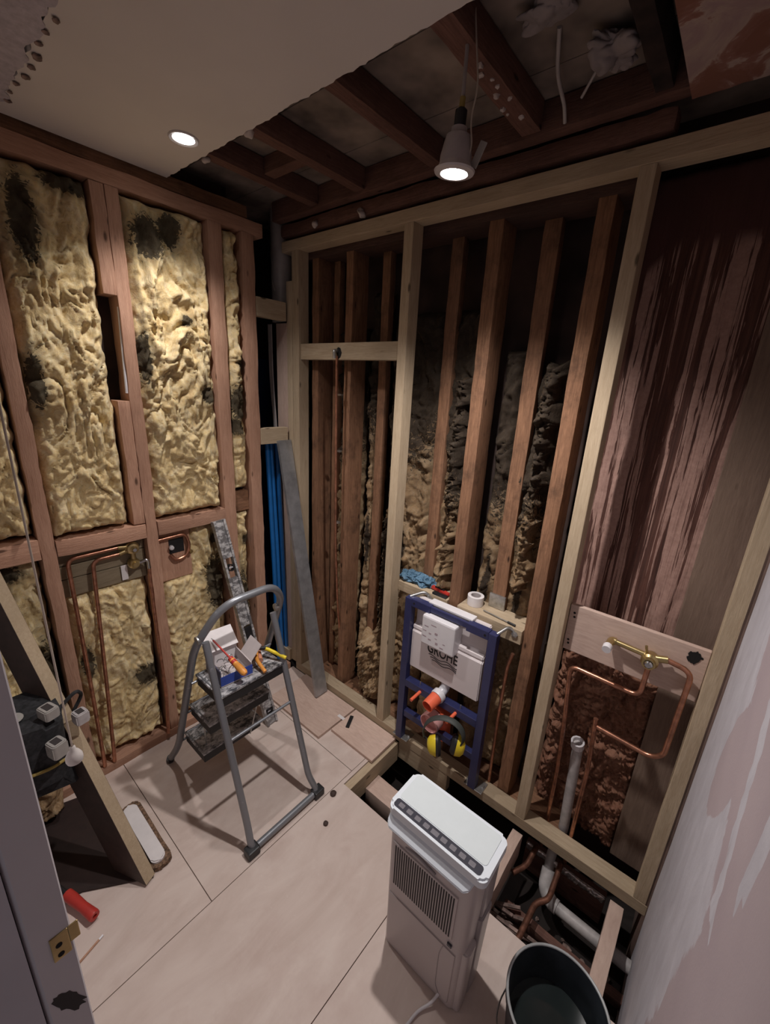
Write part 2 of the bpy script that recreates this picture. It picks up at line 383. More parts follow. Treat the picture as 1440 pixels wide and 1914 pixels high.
def stain_shade_f(u, v, stain_shades):
    s = 0.0
    for (a, b, ra, rb) in stain_shades:
        d = math.sqrt(((u - a) / ra) ** 2 + ((v - b) / rb) ** 2)
        s = max(s, 1 - d * 0.75)
    return max(0.0, s)
def relief(name, plane, base, u0, u1, v0, v1, amp, mat, label=None, cat=None, group=None, seed=0, cell=0.007, sgn=1, stain_shades=(), thick=0.05,
           fu=7, fv=5, kind=None, jit=0.012, parent=None, lean=None, edge=0.03, fine=0.12, outline=None):
    """lumpy sheet: plane 'x' -> u=y,v=z facing +x (sgn 1); plane 'y' -> u=x,v=z facing -y (sgn -1)"""
    nu = max(4, int((u1 - u0) / cell)); nv = max(4, int((v1 - v0) / cell))
    bm = bmesh.new(); grid = []; sv = []
    for j in range(nv + 1):
        row = []
        for i in range(nu + 1):
            u = u0 + (u1 - u0) * i / nu; v = v0 + (v1 - v0) * j / nv
            p = Vector((u * fu, v * fv, seed * 3.7))
            w = noise.noise_vector(p * 0.9) * 0.7
            w2 = noise.noise_vector((p + w) * 2.3) * 0.35
            n1 = noise.noise(p + w)
            b1 = abs(noise.noise((p + w + w2) * 1.6)) ** 0.8 * 2
            b2 = abs(noise.noise((p + w2 * 1.5) * 3.9 + Vector((7, 3, 1)))) ** 0.8 * 2
            b3 = abs(noise.noise((p + w2) * 9.0)) * 2
            fn = noise.fractal((p + w2) * 11, 0.9, 2.1, 3)
            h = amp * (0.12 + 0.65 * n1 + 0.60 * b1 + (0.20 + fine) * b2 + (0.05 + fine * 0.5) * b3 + fine * fn)
            de = min(u - u0, u1 - u, v - v0, v1 - v)
            k = min(1, max(0, de / edge)); k = k ** 0.55
            h = -0.0 + h * k - (1 - k) * amp * 0.9
            uu, vv = u, v
            if de < edge:
                j1 = noise.noise(Vector((u * 22, v * 22, seed + 9))); j2 = noise.noise(Vector((v * 25, u * 25, seed + 19)))
                uu += jit * j1 * (1 - de / edge); vv += jit * j2 * (1 - de / edge)
            b = base + (lean(u, v) if lean else 0)
            c = b + sgn * h
            row.append(bm.verts.new((c, uu, vv) if plane == 'x' else (uu, c, vv)))
            sv.append(stain_shade_f(u, v, stain_shades))
        grid.append(row)
    for j in range(nv):
        for i in range(nu):
            bm.faces.new((grid[j][i], grid[j][i + 1], grid[j + 1][i + 1], grid[j + 1][i]))
    # back skirt gives thickness
    ring = grid[0][:] + [grid[j][nu] for j in range(1, nv + 1)] + grid[nv][nu - 1::-1] + [grid[j][0] for j in range(nv - 1, 0, -1)]
    back = []
    for v in ring:
        c = v.co.copy()
        if plane == 'x': c.x -= sgn * thick
        else: c.y -= sgn * thick
        back.append(bm.verts.new(c)); sv.append(0)
    n = len(ring)
    for i in range(n): bm.faces.new((ring[i], ring[(i + 1) % n], back[(i + 1) % n], back[i]))
    bm.faces.new(back)
    o = obj(name, bm, mat, parent, label, cat, group, kind, smooth=False)
    for p in o.data.polygons: p.use_smooth = True
    at = o.data.attributes.new('stain', 'FLOAT', 'POINT')
    at.data.foreach_set('value', sv + [0] * (len(o.data.vertices) - len(sv)))
    return o
def struct(name, bm, mat): return obj(name, bm, mat, kind='structure')

# ================================================================== SETTING
# floor: plywood sheets with thin gaps, hole cut out at the far right
bm = bmesh.new()
g = 0.0012
for (x0, x1, y0, y1) in ((0, 0.781 - g, -1.6, -0.95 - g), (0, 0.781 - g, -0.95 + g, -0.275 - g), (0, 0.781 - g, -0.275 + g, 0.0),
                         (0.781 + g, 1.25 - g, -1.6, -0.345), (1.25 + g, 1.93, -1.6, -0.345)):
    bx(bm, x0, x1, y0, y1, -0.018, 0.0, 0.0008)
bx(bm, 0.781 + g, 0.80, -0.345, 0.0, -0.018, 0.0)
floor = struct('floor', bm, FLOOR)
# shallow void beneath the hole
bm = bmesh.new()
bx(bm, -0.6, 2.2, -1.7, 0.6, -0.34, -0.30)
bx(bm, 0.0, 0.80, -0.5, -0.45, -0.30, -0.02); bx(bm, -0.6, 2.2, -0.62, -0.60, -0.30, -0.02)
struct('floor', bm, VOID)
# left wall backing, chase in the corner, back wall backing
bm = bmesh.new(); bx(bm, -0.14, -0.10, -1.7, -0.235, -0.02, 2.62); struct('wall_left', bm, SHEATH)
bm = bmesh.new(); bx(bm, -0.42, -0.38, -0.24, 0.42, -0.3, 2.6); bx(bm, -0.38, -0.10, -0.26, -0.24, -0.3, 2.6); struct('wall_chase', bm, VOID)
bm = bmesh.new(); bx(bm, -0.42, 1.95, 0.27, 0.30, -0.34, 2.62); struct('wall_back', bm, SHEATH)
# right wall (pink plasterboard, skimmed)
def right_wall():
    bm = bmesh.new(); ys = [-1.6 + 1.6 * i / 90 for i in range(91)]; zs = [-0.3 + 2.68 * j / 130 for j in range(131)]
    G = [[bm.verts.new((1.915 + 0.0015 * noise.noise(Vector((y * 4, z * 4, 2))), y, z)) for y in ys] for z in zs]; sv = []
    def bnd(z):
        P = [(-0.3, -0.45), (0.3, -0.52), (0.6, -0.60), (0.9, -0.68), (1.0, -0.60), (1.12, -0.42), (1.3, -0.33), (1.6, -0.2), (2.5, -0.2)]
        for (a, c), (a2, c2) in zip(P, P[1:]):
            if z <= a2: return c + (c2 - c) * (z - a) / (a2 - a)
        return -0.2
    for z in zs:
        for y in ys:
            s = max(0, min(1, 0.5 + (y - bnd(z)) * 6))
            s = min(s, max(0, min(1, (math.hypot((y + 0.41 + (z - 1.0) * 0.4) / 0.09, (z - 1.03) / 0.15) - 0.9) * 2)))
            d = abs((y + 0.62) * 0.9 + (z - 1.12) * -0.45) ; s = max(s, 0.62 if (d < 0.025 and 0.95 < z < 1.35) else 0)
            d2 = math.hypot((y + 0.78) / 0.03, (z - 1.17) / 0.09); s = max(s, 0.7 if d2 < 1 else 0)
            sv.append(s)
    for j in range(130):
        for i in range(90): bm.faces.new((G[j][i], G[j][i + 1], G[j + 1][i + 1], G[j + 1][i]))
    back = []
    for (y, z) in ((-1.6, -0.3), (0, -0.3), (0, 2.38), (-1.6, 2.38)): back.append(bm.verts.new((1.93, y, z)))
    c = [G[0][0], G[0][-1], G[-1][-1], G[-1][0]]
    bm.faces.new(back)
    bm.faces.new([G[j][-1] for j in range(131)] + [back[2], back[1]])
    o = struct('wall_right', bm, PLASTER)
    at = o.data.attributes.new('stain', 'FLOAT', 'POINT'); at.data.foreach_set('value', sv + [0] * (len(o.data.vertices) - len(sv)))
right_wall()
# side of the right bay behind the new frame
bm = bmesh.new(); bx(bm, 1.905, 1.93, 0.001, 0.27, -0.3, 2.62); bx(bm, 1.931, 1.96, -1.7, 0.30, 2.30, 2.62); struct('wall_right', bm, plain('brown_side_panel', (0.20, 0.13, 0.105), 0.85, 0, 0.2, 5))
# near wall with the doorway
bm = bmesh.new(); bx(bm, -0.1, 1.235, -1.45, -1.335, -0.02, 2.38); bx(bm, 1.235, 1.93, -1.45, -1.345, 2.04, 2.38); struct('wall_near', bm, WALLP)
# door lining
def lining():
    r = thing('door_1', (1.24, -1.39, 0), 'x', 'y'); del r['label']; del r['category']; r['kind'] = 'structure'
    bm = bmesh.new(); prism(bm, [(1.235, -1.3305), (1.268, -1.3285), (1.270, -1.330), (1.270, -1.3665), (1.268, -1.3685), (1.262, -1.372), (1.235, -1.372)], 0, 2.03)
    obj('door_lining', bm, WALLP, r, smooth=True)
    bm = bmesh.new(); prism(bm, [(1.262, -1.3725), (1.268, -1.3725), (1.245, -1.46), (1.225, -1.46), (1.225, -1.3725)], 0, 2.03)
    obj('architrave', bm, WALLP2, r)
    bm = bmesh.new(); bx(bm, 1.2695, 1.272, -1.351, -1.332, 0.978, 1.020, 0.001)
    bx(bm, 1.2695, 1.2715, -1.332, -1.321, 0.992, 1.020, 0.001)
    sp = obj('strike_plate', bm, BRASS, r, label='brass strike plate')
    for z in (0.986, 1.003):
        obj('screw', lathe(bmesh.new(), [(0.0, 0), (0.0035, 0), (0.0035, 0.0006), (0, 0.0006)], (1.272, -1.343, z), (1, 0, 0), 12), SOOT, sp)
    bm = bmesh.new(); P = []
    for k in range(26):
        a = 2 * math.pi * k / 26; rr = 0.85 + 0.35 * noise.noise(Vector((math.cos(a) * 2, math.sin(a) * 2, 5))) + 0.3 * random.random()
        P.append((math.cos(a) * 0.010 * rr, math.sin(a) * 0.030 * rr))
    prism(bm, P, 0, 0.0008); xf(bm, Matrix.Translation((1.2698, -1.347, 0.893)) @ Matrix.Rotation(math.radians(25), 4, 'X') @ Matrix(((0, 0, 1, 0), (1, 0, 0, 0), (0, 1, 0, 0), (0, 0, 0, 1))))
    obj('chipped_paint_patch', bm, SLOT, r, label='dark chipped patch in the white paint')
lining()
# ceiling strip with torn far edge
def ceiling():
    bm = bmesh.new(); P = []; n = 150
    for i in range(n + 1):
        x = 0.0 + 1.915 * i / n
        P.append((x, -0.527 + 0.004 * noise.noise(Vector((x * 9, 0, 1))) + 0.007 * noise.noise(Vector((x * 38, 3, 1))) + 0.004 * noise.noise(Vector((x * 110, 3, 1)))))
    lo = [bm.verts.new((x, y, 2.370)) for x, y in P]; hi = [bm.verts.new((x, y - 0.004 + 0.006 * random.random(), 2.3825)) for x, y in P]
    lo2 = [bm.verts.new((x, -0.992 + 0.010 * noise.noise(Vector((x * 22, 7, 1))), 2.370)) for x, y in P]; hi2 = [bm.verts.new((x, -0.992, 2.3825)) for x, y in P]
    for i in range(n):
        bm.faces.new((lo[i], lo[i + 1], lo2[i + 1], lo2[i])); bm.faces.new((hi[i], hi2[i], hi2[i + 1], hi[i + 1]))
        f = bm.faces.new((lo[i], hi[i], hi[i + 1], lo[i + 1])); f.material_index = 1
        bm.faces.new((lo2[i], lo2[i + 1], hi2[i + 1], hi2[i]))
    bm.faces.new((lo[0], lo2[0], hi2[0], hi[0])); bm.faces.new((lo[-1], hi[-1], hi2[-1], lo2[-1]))
    struct('ceiling', bm, [CEIL, TORN])
    bm = bmesh.new(); P = []
    for i in range(n + 1):
        x = 1.93 * i / n; P.append((x, -0.990 + 0.014 * noise.noise(Vector((x * 14, 0, 4))) + 0.010 * noise.noise(Vector((x * 45, 3, 4)))))
    prism(bm, [(0, -1.6)] + P + [(1.93, -1.6)], 2.366, 2.3695); struct('ceiling', bm, CEIL_OLD)
    struct('ceiling', B(-0.42, 2.0, -1.7, -0.99, 2.3835, 2.40), DECK)
ceiling()
# flakes along the torn joint of the old plaster
for k in range(9):
    x = 0.10 + 0.055 * k
    bm = bmesh.new(); bmesh.ops.create_icosphere(bm, subdivisions=2, radius=0.006 + 0.005 * random.random())
    for v in bm.verts: v.co = v.co + v.co * 0.5 * noise.noise(v.co * 150 + Vector((k, 0, 0))); v.co.z *= 0.4
    xf(bm, Matrix.Translation((x, -0.985 + 0.012 * random.random(), 2.366)))
    obj('plaster_flake', bm, RUB, None, 'dark loose flake hanging on the torn joint of the old plaster ceiling', 'plaster flake', 'flakes on the ceiling joint')

# upstairs deck seen between the joists
bm = bmesh.new()
for y0, y1 in ((-0.99, -0.70), (-0.697, -0.42), (-0.417, -0.15), (-0.147, 0.45)):
    bx(bm, -0.42, 2.0, y0, y1, 2.455, 2.475, 0.001)
struct('ceiling', bm, DECK)
bm = bmesh.new(); bx(bm, -0.42, 2.0, -1.7, 0.5, 2.60, 2.64); struct('ceiling', bm, VOID)

# ceiling joists
JN = ['closest to the yellow insulated wall', 'second out from the insulated wall', 'third out, ending above the hanging lamp', 'fourth out, running above and beside the hanging lamp']
for i, (x0, x1) in enumerate(((0.222, 0.265), (0.478, 0.524), (0.816, 0.860), (1.128, 1.182))):
    beam('ceiling_joist', x0, x1, -0.985, -0.045, 2.384, 2.452, JST['y'], 'exposed red-brown ceiling joist ' + JN[i], 'joist', 'ceiling joists', rough=0.0015)
beam('ceiling_joist', 1.452, 1.490, -0.985, -0.045, 2.384, 2.452, plain('blackened_timber', (0.03, 0.017, 0.015), 0.9, 0, 0.4, 20), 'blackened joist beside the peeled brown ceiling patch', 'joist', 'ceiling joists', rough=0.0015)
beam('trimmer_joist', -0.05, 1.93, -0.043, 0.0, 2.378, 2.452, JST['x'], 'brown trimmer board the ceiling joists butt into above the new stud frame', 'joist', rough=0.0015)
beam('wall_head_timber', -0.05, 1.50, 0.002, 0.055, 2.322, 2.376, JST['x'], 'dark brown rounded head timber just above the pale new top plate', 'timber', rough=0.005, bev=0.015)
beam('ceiling_noggin', 0.266, 0.477, -0.30, -0.255, 2.40, 2.452, JST['x'], 'short brown noggin between the first two ceiling joists', 'timber')
# right hand peeled patch of ceiling
bm = bmesh.new(); P = []
for i in range(60):
    x = 1.523 + 0.39 * i / 59; P.append((x, -0.004 + 0.008 * noise.noise(Vector((x * 30, 0, 8)))))
prism(bm, P + [(1.914, -0.52), (1.523 , -0.52)], 2.370, 2.3825)
obj('peeled_ceiling_board', bm, PATCH, None, 'leftover piece of ceiling board with peeled brown and pink patches at top right', 'plasterboard')
# plaster crumbs stuck under joists
for k, (x, y, z, r) in enumerate(((0.47, 0.0, 2.333, 0.016), (0.20, 0.0, 2.34, 0.013), (0.235, -0.505, 2.38, 0.012), (0.50, -0.51, 2.38, 0.014))):
    bm = bmesh.new(); bmesh.ops.create_icosphere(bm, subdivisions=3, radius=r)
    for v in bm.verts: v.co *= 1 + 0.7 * noise.noise(v.co * 70 + Vector((k * 3, 0, 0)))
    xf(bm, Matrix.Translation((x, y, z)))
    L = ['white blob of old filler on the head timber above the narrow left bay', 'small blob of old filler on the head timber near the corner', 'crumb of plaster on the end of the first ceiling joist', 'crumb of plaster on the end of the second ceiling joist'][k]
    obj('filler_blob', bm, FLAKE, None, L, 'filler', 'blobs of old filler', smooth=True)
for k in range(9):
    bm = bmesh.new(); bmesh.ops.create_icosphere(bm, subdivisions=2, radius=0.004 + 0.004 * random.random())
    for v in bm.verts: v.co *= 1 + 0.6 * noise.noise(v.co * 200 + Vector((k * 3, 0, 0)))
    xf(bm, Matrix.Translation((1.132 + 0.04 * random.random(), -0.36 + 0.028 * k, 2.384)))
    obj('plaster_crumb', bm, FLAKE, None, 'tiny plaster crumb stuck under the joist beside the hanging lamp', 'plaster crumb', 'crumbs under the joist')

# ================================================================== LEFT WALL
beam('head_plate', -0.09, 0.0, -1.33, -0.13, 2.283, 2.335, OLD['y'], 'pink timber head plate along the top of the yellow insulated wall', 'timber', rough=0.003)
beam('head_plate', -0.09, -0.006, -1.33, -0.20, 2.336, 2.382, DRK['y'], 'dark upper head plate tucked under the white ceiling board', 'timber', rough=0.003)
beam('sole_plate', -0.09, 0.002, -1.33, -0.02, 0.0, 0.04, OLD['y'], 'pink timber sole plate along the foot of the yellow insulated wall', 'timber', rough=0.003)
for (y0, y1, z0, z1, L) in ((-1.085, -1.042, 0.04, 2.283, 'rough pink wall stud left of the long copper pipes'),
                            (-0.737, -0.694, 0.04, 2.283, 'rough pink wall stud between the two tap recesses, with packers on its left'),
                            (-0.384, -0.326, 0.04, 2.283, 'rough pink wall stud just above the leaning spirit level'),
                            (-0.236, -0.176, 0.04, 2.283, 'rough pink end stud beside the dark pipe chase')):
    beam('wall_stud', -0.09, 0.0, y0, y1, z0, z1, OLD['z'], L, 'stud', 'pink studs of the insulated wall', rough=0.0035)
beam('timber_packer', -0.085, 0.001, -0.782, -0.739, 1.95, 2.282, OLD['z'], 'upper pink timber packer nailed beside the stud above the white tube', 'timber', 'packers beside the stud', rough=0.003)
beam('timber_packer', -0.085, 0.001, -0.780, -0.739, 1.104, 1.59, OLD['z'], 'lower pink timber packer nailed beside the stud below the white tube', 'timber', 'packers beside the stud', rough=0.003)
NL = ((-1.33, -1.087, 1.045, 1.118, 'pink noggin at the far left edge beside the pull cord'), (-1.040, -0.739, 1.04, 1.10, 'pink noggin above the two brass valves and long copper pipes'), (-0.692, -0.386, 1.04, 1.10, 'pink noggin above the small copper loop and black hole'))
for y0, y1, z0, z1, L in NL: beam('wall_noggin', -0.08, 0.006, y0, y1, z0, z1, OLD['y'], L, 'noggin', 'noggins of the insulated wall', rough=0.003)
beam('wall_noggin', -0.09, -0.03, -0.324, -0.238, 1.06, 1.16, DRK['y'], 'dark noggin in the narrow bay beside the end stud', 'noggin', rough=0.003)
BL = [(-1.325, -1.088, 1.125, 2.28, 'yellow insulation at far left above the short noggin', ((-1.15, 1.9, .05, .1),)),
      (-1.325, -1.088, 0.045, 1.04, 'yellow insulation at far left below the short noggin', ((-1.12, 0.55, .05, .2), (-1.2, 1.0, .08, .05))),
      (-1.040, -0.784, 1.105, 2.28, 'tall billowing yellow insulation above the two brass valves', ((-0.97, 2.12, .05, .16), (-1.01, 1.65, .03, .12), (-0.84, 2.25, .1, .04))),
      (-1.040, -0.739, 0.045, 0.86, 'yellow insulation behind the long copper pipes', ((-0.78, 0.38, .09, .07), (-1.0, 0.55, .03, .1), (-0.75, .2, .02, .1))),
      (-0.692, -0.386, 1.105, 2.28, 'tall ruffled yellow insulation above the small copper loop', ((-0.62, 2.16, .07, .10), (-0.665, 1.75, .03, .13), (-0.43, 1.62, .04, .05), (-0.54, 2.2, .05, .08), (-0.5, 1.9, .03, .03))),
      (-0.692, -0.386, 0.045, 1.035, 'yellow insulation behind the step ladder handle and spirit level', ((-0.44, 0.72, .07, .2), (-0.42, .95, .05, .04))),
      (-0.324, -0.238, 1.17, 2.28, 'narrow yellow insulation strip beside the end stud, upper', ((-0.28, 1.58, .05, .12), (-0.25, 1.75, .04, .05), (-0.30, 1.48, .04, .05))),
      (-0.324, -0.238, 0.045, 1.055, 'narrow yellow insulation strip beside the end stud, lower', ((-0.28, 0.5, .05, .3), (-.26, .9, .03, .04)))]
for i, (y0, y1, z0, z1, L, st) in enumerate(BL):
    relief('insulation_batt', 'x', -0.028 if z0 > 1 else -0.056, y0, y1, z0, z1, 0.043 if z0 > 1 else 0.033, WOOL, L, 'insulation', 'yellow insulation between the studs', seed=i + 1, stain_shades=st, fine=0.10, fu=8, fv=4, thick=0.018 if z0 > 1 else 0.008,
           lean=(lambda u, v, a=y0, z=z0: -0.034 * max(0, min(1, (v - 0.78) / 0.03)) * max(0, min(1, (-0.535 - u) / 0.02)) if (z < 1 and a > -0.7) else 0), cell=0.0055)
# white tube beside the packer gap
obj('plastic_tube', TB([(-0.012, -0.733, 1.915), (-0.012, -0.741, 1.618)], 0.006), WHITEP, None, 'thin pale plastic tube in the gap between the two packers', 'tube', smooth=True)
# greenish backing boards for the valves
for k, (z0, z1) in enumerate(((0.985, 1.035), (0.93, 0.982), (0.855, 0.927))):
    L = ['top grey-green backing board behind the brass valves', 'middle grey-green backing board behind the brass valves', 'lowest grey-green backing board behind the brass valves'][k]
    beam('backing_board', -0.062, -0.042, -1.038, -0.741, z0, z1, GREY_T, L, 'board', 'backing boards behind the valves')
beam('backing_board', -0.062, -0.040, -0.690, -0.545, 0.80, 1.03, OLD['z'], 'pink ply backing board behind the small copper loop', 'board')
obj('cable_hole', B(-0.0395, -0.037, -0.640, -0.575, 0.925, 0.992, 0.001), BLACK, None, 'black square opening in the ply above the small copper loop', 'opening')
def left_valves():
    r = thing('shower_valve', (-0.03, -0.79, 0.93), 'brass shower valve with round outlets clipped under the pink noggin', 'valve')
    obj('valve_body', lathe(bmesh.new(), [(0.022, 0), (0.026, 0.01), (0.026, 0.03), (0.021, 0.034), (0.021, 0.05), (0.013, 0.052), (0.012, 0.045)], (-0.040, -0.792, 1.005), (1, -0.1, 0.05), 28, True), BRASS, r, smooth=True)
    obj('spindle', lathe(bmesh.new(), [(0.004, 0), (0.004, 0.012), (0.007, 0.012), (0.007, 0.022), (0, 0.022)], (0.006, -0.795, 1.007), (1, -0.1, 0.05), 14, True), CHROME, r, label='chrome spindle', smooth=True)
    obj('lower_valve', lathe(bmesh.new(), [(0.019, 0), (0.023, 0.01), (0.023, 0.028), (0.017, 0.036), (0.011, 0.036), (0.011, 0.045), (0, 0.045)], (-0.038, -0.793, 0.935), (1, 0, 0), 24, True), BRASS, r, smooth=True)
    obj('connector', TB([(-0.018, -0.792, 0.985), (-0.018, -0.792, 0.955)], 0.010), BRASS, r, smooth=True)
    obj('connector', TB([(-0.018, -0.81, 1.012), (-0.018, -0.845, 1.018)], 0.0095), BRASS, r, smooth=True)
    obj('connector', TB([(-0.018, -0.81, 0.998), (-0.018, -0.842, 0.990)], 0.0095), BRASS, r, smooth=True)
    obj('outlet_pipe', TB([(-0.008, -0.775, 0.935), (0.0, -0.745, 0.945), (-0.006, -0.742, 0.90)], 0.0075, 0.012), CHROME, r, smooth=True)
    obj('tag', B(-0.036, -0.034, -0.838, -0.815, 0.865, 0.93), WHITEC, r, label='white paper tag')
left_valves()
CL = [([(-0.018, -0.846, 1.018), (-0.018, -1.012, 1.016), (-0.012, -1.012, 0.78), (-0.004, -1.013, 0.42), (-0.002, -1.016, 0.042)], 'long copper pipe with a rounded top bend, left one of the pair beside the stud'),
      ([(-0.018, -0.843, 0.990), (-0.018, -0.934, 0.988), (-0.012, -0.945, 0.75), (-0.002, -0.962, 0.40), (0.0, -0.979, 0.042)], 'long copper pipe dropping through the middle of the lower insulation'),
      ([(-0.006, -0.742, 0.90), (-0.002, -0.744, 0.60), (0.008, -0.741, 0.26), (0.010, -0.752, 0.041)], 'copper pipe running down the left edge of the middle stud')]
for pts, L in CL: obj('copper_pipe', TB(pts, 0.0076, 0.03), COPPER, None, L, 'pipe', 'copper pipes on the insulated wall', smooth=True)
obj('copper_pipe', TB([(-0.028, -0.70 + 0.01, 1.005), (-0.02, -0.572, 1.012), (-0.02, -0.556, 0.955), (-0.02, -0.572, 0.905), (-0.022, -0.622, 0.895), (-0.03, -0.640, 0.925)], 0.0070, 0.022), COPPER, None, 'small looped copper pipe beside the black square opening', 'pipe', smooth=True)
obj('stop_end', lathe(bmesh.new(), [(0.008, 0), (0.010, 0.004), (0.010, 0.018), (0.006, 0.022), (0, 0.022)], (-0.037, -0.632, 0.958), (1, -0.2, 0), 16, True), WHITEP, None, 'small white cap in front of the black square opening', 'cap', smooth=True)
obj('pipe_fitting', lathe(bmesh.new(), [(0.008, 0), (0.011, 0.0), (0.011, 0.016), (0.008, 0.016), (0.008, 0.026), (0, 0.026)], (-0.035, -0.560, 0.916), (1, 0.2, 0.3), 12, True), BRASS, None, 'brass fitting where the small copper loop ends', 'fitting', smooth=True)

# ================================================================== CORNER CHASE
obj('soil_pipe', TB([(-0.100, 0.045, 1.97), (-0.100, 0.045, 2.56)], 0.052, seg=28), SOIL, None, 'dark grey soil pipe standing in the dark corner chase', 'pipe', smooth=True)
bm = bmesh.new()
for k in range(14):
    t = k / 13
    a = 4.0 + 0.9 * t + 0.15 * math.sin(k); z = 2.40 - 0.30 * t + 0.02 * noise.noise(Vector((k, 0, 0)))
    w = 0.010 + 0.006 * noise.noise(Vector((k * 2, 1, 0)))
    p = [bm.verts.new((-0.100 + 0.055 * math.cos(a - w * 4), 0.045 + 0.055 * math.sin(a - w * 4), z)), bm.verts.new((-0.100 + 0.056 * math.cos(a + w * 5), 0.045 + 0.056 * math.sin(a + w * 5), z + 0.01))]
    if k: bm.faces.new((q[0], q[1], p[1], p[0]))
    q = p
bmesh.ops.solidify(bm, geom=bm.faces[:], thickness=0.0012)
obj('torn_film', bm, FILM, None, 'torn strip of pale plastic film hanging over the grey soil pipe', 'film')
for k, (x, y, L) in enumerate(((-0.060, -0.080, 'left of the three'), (-0.066, -0.050, 'middle of the three'), (-0.060, -0.020, 'right of the three'))):
    obj('water_pipe', TB([(x - 0.01, y - 0.012, 1.375), (x, y, 0.8), (x, y + 0.020, 0.045)], 0.0125), BLUEP, None, 'blue water pipe in the dark corner chase, ' + L, 'pipe', 'blue pipes in the chase', smooth=True)
obj('membrane_sheet', B(-0.33, -0.325, -0.2, 0.2, 0.3, 1.8), plain('deep_blue_sheet', (0.008, 0.03, 0.10), 0.7), None, 'dark blue sheet at the back of the corner chase', 'sheet')
for k in range(3):
    obj('electric_cable', TB([(-0.16 + 0.012 * k, 0.0, 1.96), (-0.165 + 0.012 * k, 0.005, 1.7), (-0.13 + 0.010 * k, 0.0, 1.45), (-0.11 + 0.01 * k, 0.0, 1.0)], 0.0035, 0.1, 8), CABLE, None, 'thin grey cable hanging down inside the dark corner chase', 'cable', 'cables in the chase', smooth=True)
relief('insulation_batt', 'y', 0.10, -0.20, -0.05, 1.45, 1.93, 0.03, WOOL, 'sliver of yellow insulation seen inside the corner chase', 'insulation', seed=31, sgn=-1, cell=0.008)
beam('corner_noggin', -0.035, 0.004, -0.174, -0.013, 1.966, 2.047, NEW['y'], 'upper pale noggin bridging the corner gap below the grey soil pipe', 'noggin', 'pale corner noggins')
beam('corner_noggin', -0.035, 0.004, -0.174, -0.013, 1.386, 1.464, NEW['y'], 'lower pale noggin bridging the corner gap above the leaning metal channel', 'noggin', 'pale corner noggins')
beam('timber_strip', -0.011, 0.029, 0.0, 0.045, 0.05, 2.14, NEW['z'], 'pale upright strip fixed against the new corner stud, stopping short of the top', 'timber')
beam('plywood_strip', -0.105, -0.014, 0.006, 0.024, 0.10, 1.962, PLY['z'], 'pinkish upright plywood strip beside the corner chase', 'board')
beam('timber_offcut', -0.12, -0.012, -0.02, 0.004, 0.045, 0.12, NEW['x'], 'short pale offcut on the floor at the foot of the corner chase', 'timber')

# ================================================================== NEW FRAME
beam('bottom_plate', 0.03, 1.913, 0.0, 0.063, 0.004, 0.052, NEW['x'], 'pale new timber bottom plate along the floor under the open frame', 'timber')
beam('top_plate', -0.04, 1.93, 0.0, 0.063, 2.262, 2.306, NEW['x'], 'pale new timber top plate of the open frame', 'timber')
for x0, x1, L in ((0.031, 0.078, 'pale new stud at the corner beside the leaning metal channel'), (0.685, 0.727, 'pale new stud in the middle, left of the blue toilet frame'),
                  (1.437, 1.477, 'pale new stud between the blue toilet frame and the plywood pipe board'), (1.868, 1.912, 'pale new stud against the pink plastered wall')):
    beam('new_stud', x0, x1, 0.001, 0.063, 0.052, 2.262, NEW['z'], L, 'stud', 'pale studs of the new frame')
cn = beam('cross_noggin', 0.079, 0.684, 0.012, 0.056, 1.795, 1.866, NEW['x'], 'pale cross noggin with a burnt knot and copper pipe in the narrow left bay', 'noggin')
bm = bmesh.new(); P = [(0.013 * math.cos(a) * (1 + 0.4 * random.random()), 0.02 * math.sin(a) * (1 + 0.4 * random.random())) for a in [2 * math.pi * k / 18 for k in range(18)]]
prism(bm, P, 0, 0.001); xf(bm, Matrix.Translation((0.345, 0.0115, 1.825)) @ Matrix.Rotation(math.radians(90), 4, 'X'))
obj('scorch_mark', bm, SOOT, cn, label='black scorch mark')
obj('pipe_stub', TB([(0.335, 0.012, 1.832), (0.335, -0.008, 1.832), (0.335, -0.006, 1.80)], 0.008, 0.008), STEEL, cn, smooth=True)
obj('copper_pipe', TB([(0.340, 0.004, 1.81), (0.340, 0.008, 1.45), (0.335, 0.022, 0.9), (0.340, 0.045, 0.5), (0.305, 0.13, 0.14), (0.26, 0.14, 0.10)], 0.0058, 0.05), COPPER, None, 'long thin copper pipe dropping from the cross noggin in the narrow left bay', 'pipe', smooth=True)
for z in (1.64, 1.38, 1.02):
    obj('pipe_clip', B(0.328, 0.352, 0.020, 0.036, z, z + 0.008), STEEL, None, 'small metal clip holding the thin copper pipe in the left bay', 'clip', 'clips on the thin copper pipe')

# ================================================================== OLD BACK WALL
beam('old_top_plate', -0.05, 1.44, 0.066, 0.20, 2.235, 2.30, timber('deep_brown_timber', (0.045, 0.026, 0.022), (0.12, 0.065, 0.05), 'x', False, 0.5), 'dark old top plate behind the new top plate', 'timber', rough=0.003)  # darker timber than the old studs below
beam('old_sole_plate', -0.05, 1.60, 0.075, 0.20, -0.02, 0.03, DRK['x'], 'dark old sole plate behind the new bottom plate', 'timber', rough=0.003)
for x0, x1, L, z0 in ((0.325, 0.367, 'dark orange old stud behind the thin copper pipe in the left bay', 0.03), (0.995, 1.045, 'nail-marked old stud behind the toilet frame, left of the roll of tape', 0.03),
                      (1.330, 1.378, 'knotty old stud behind the right side of the blue toilet frame', 0.03), (0.10, 0.145, 'dark old stud just behind the new corner stud', 0.03)):
    beam('old_stud', x0, x1, 0.066, 0.165, z0, 2.235, DRK['z'], L, 'stud', 'old studs of the back wall', rough=0.0025)
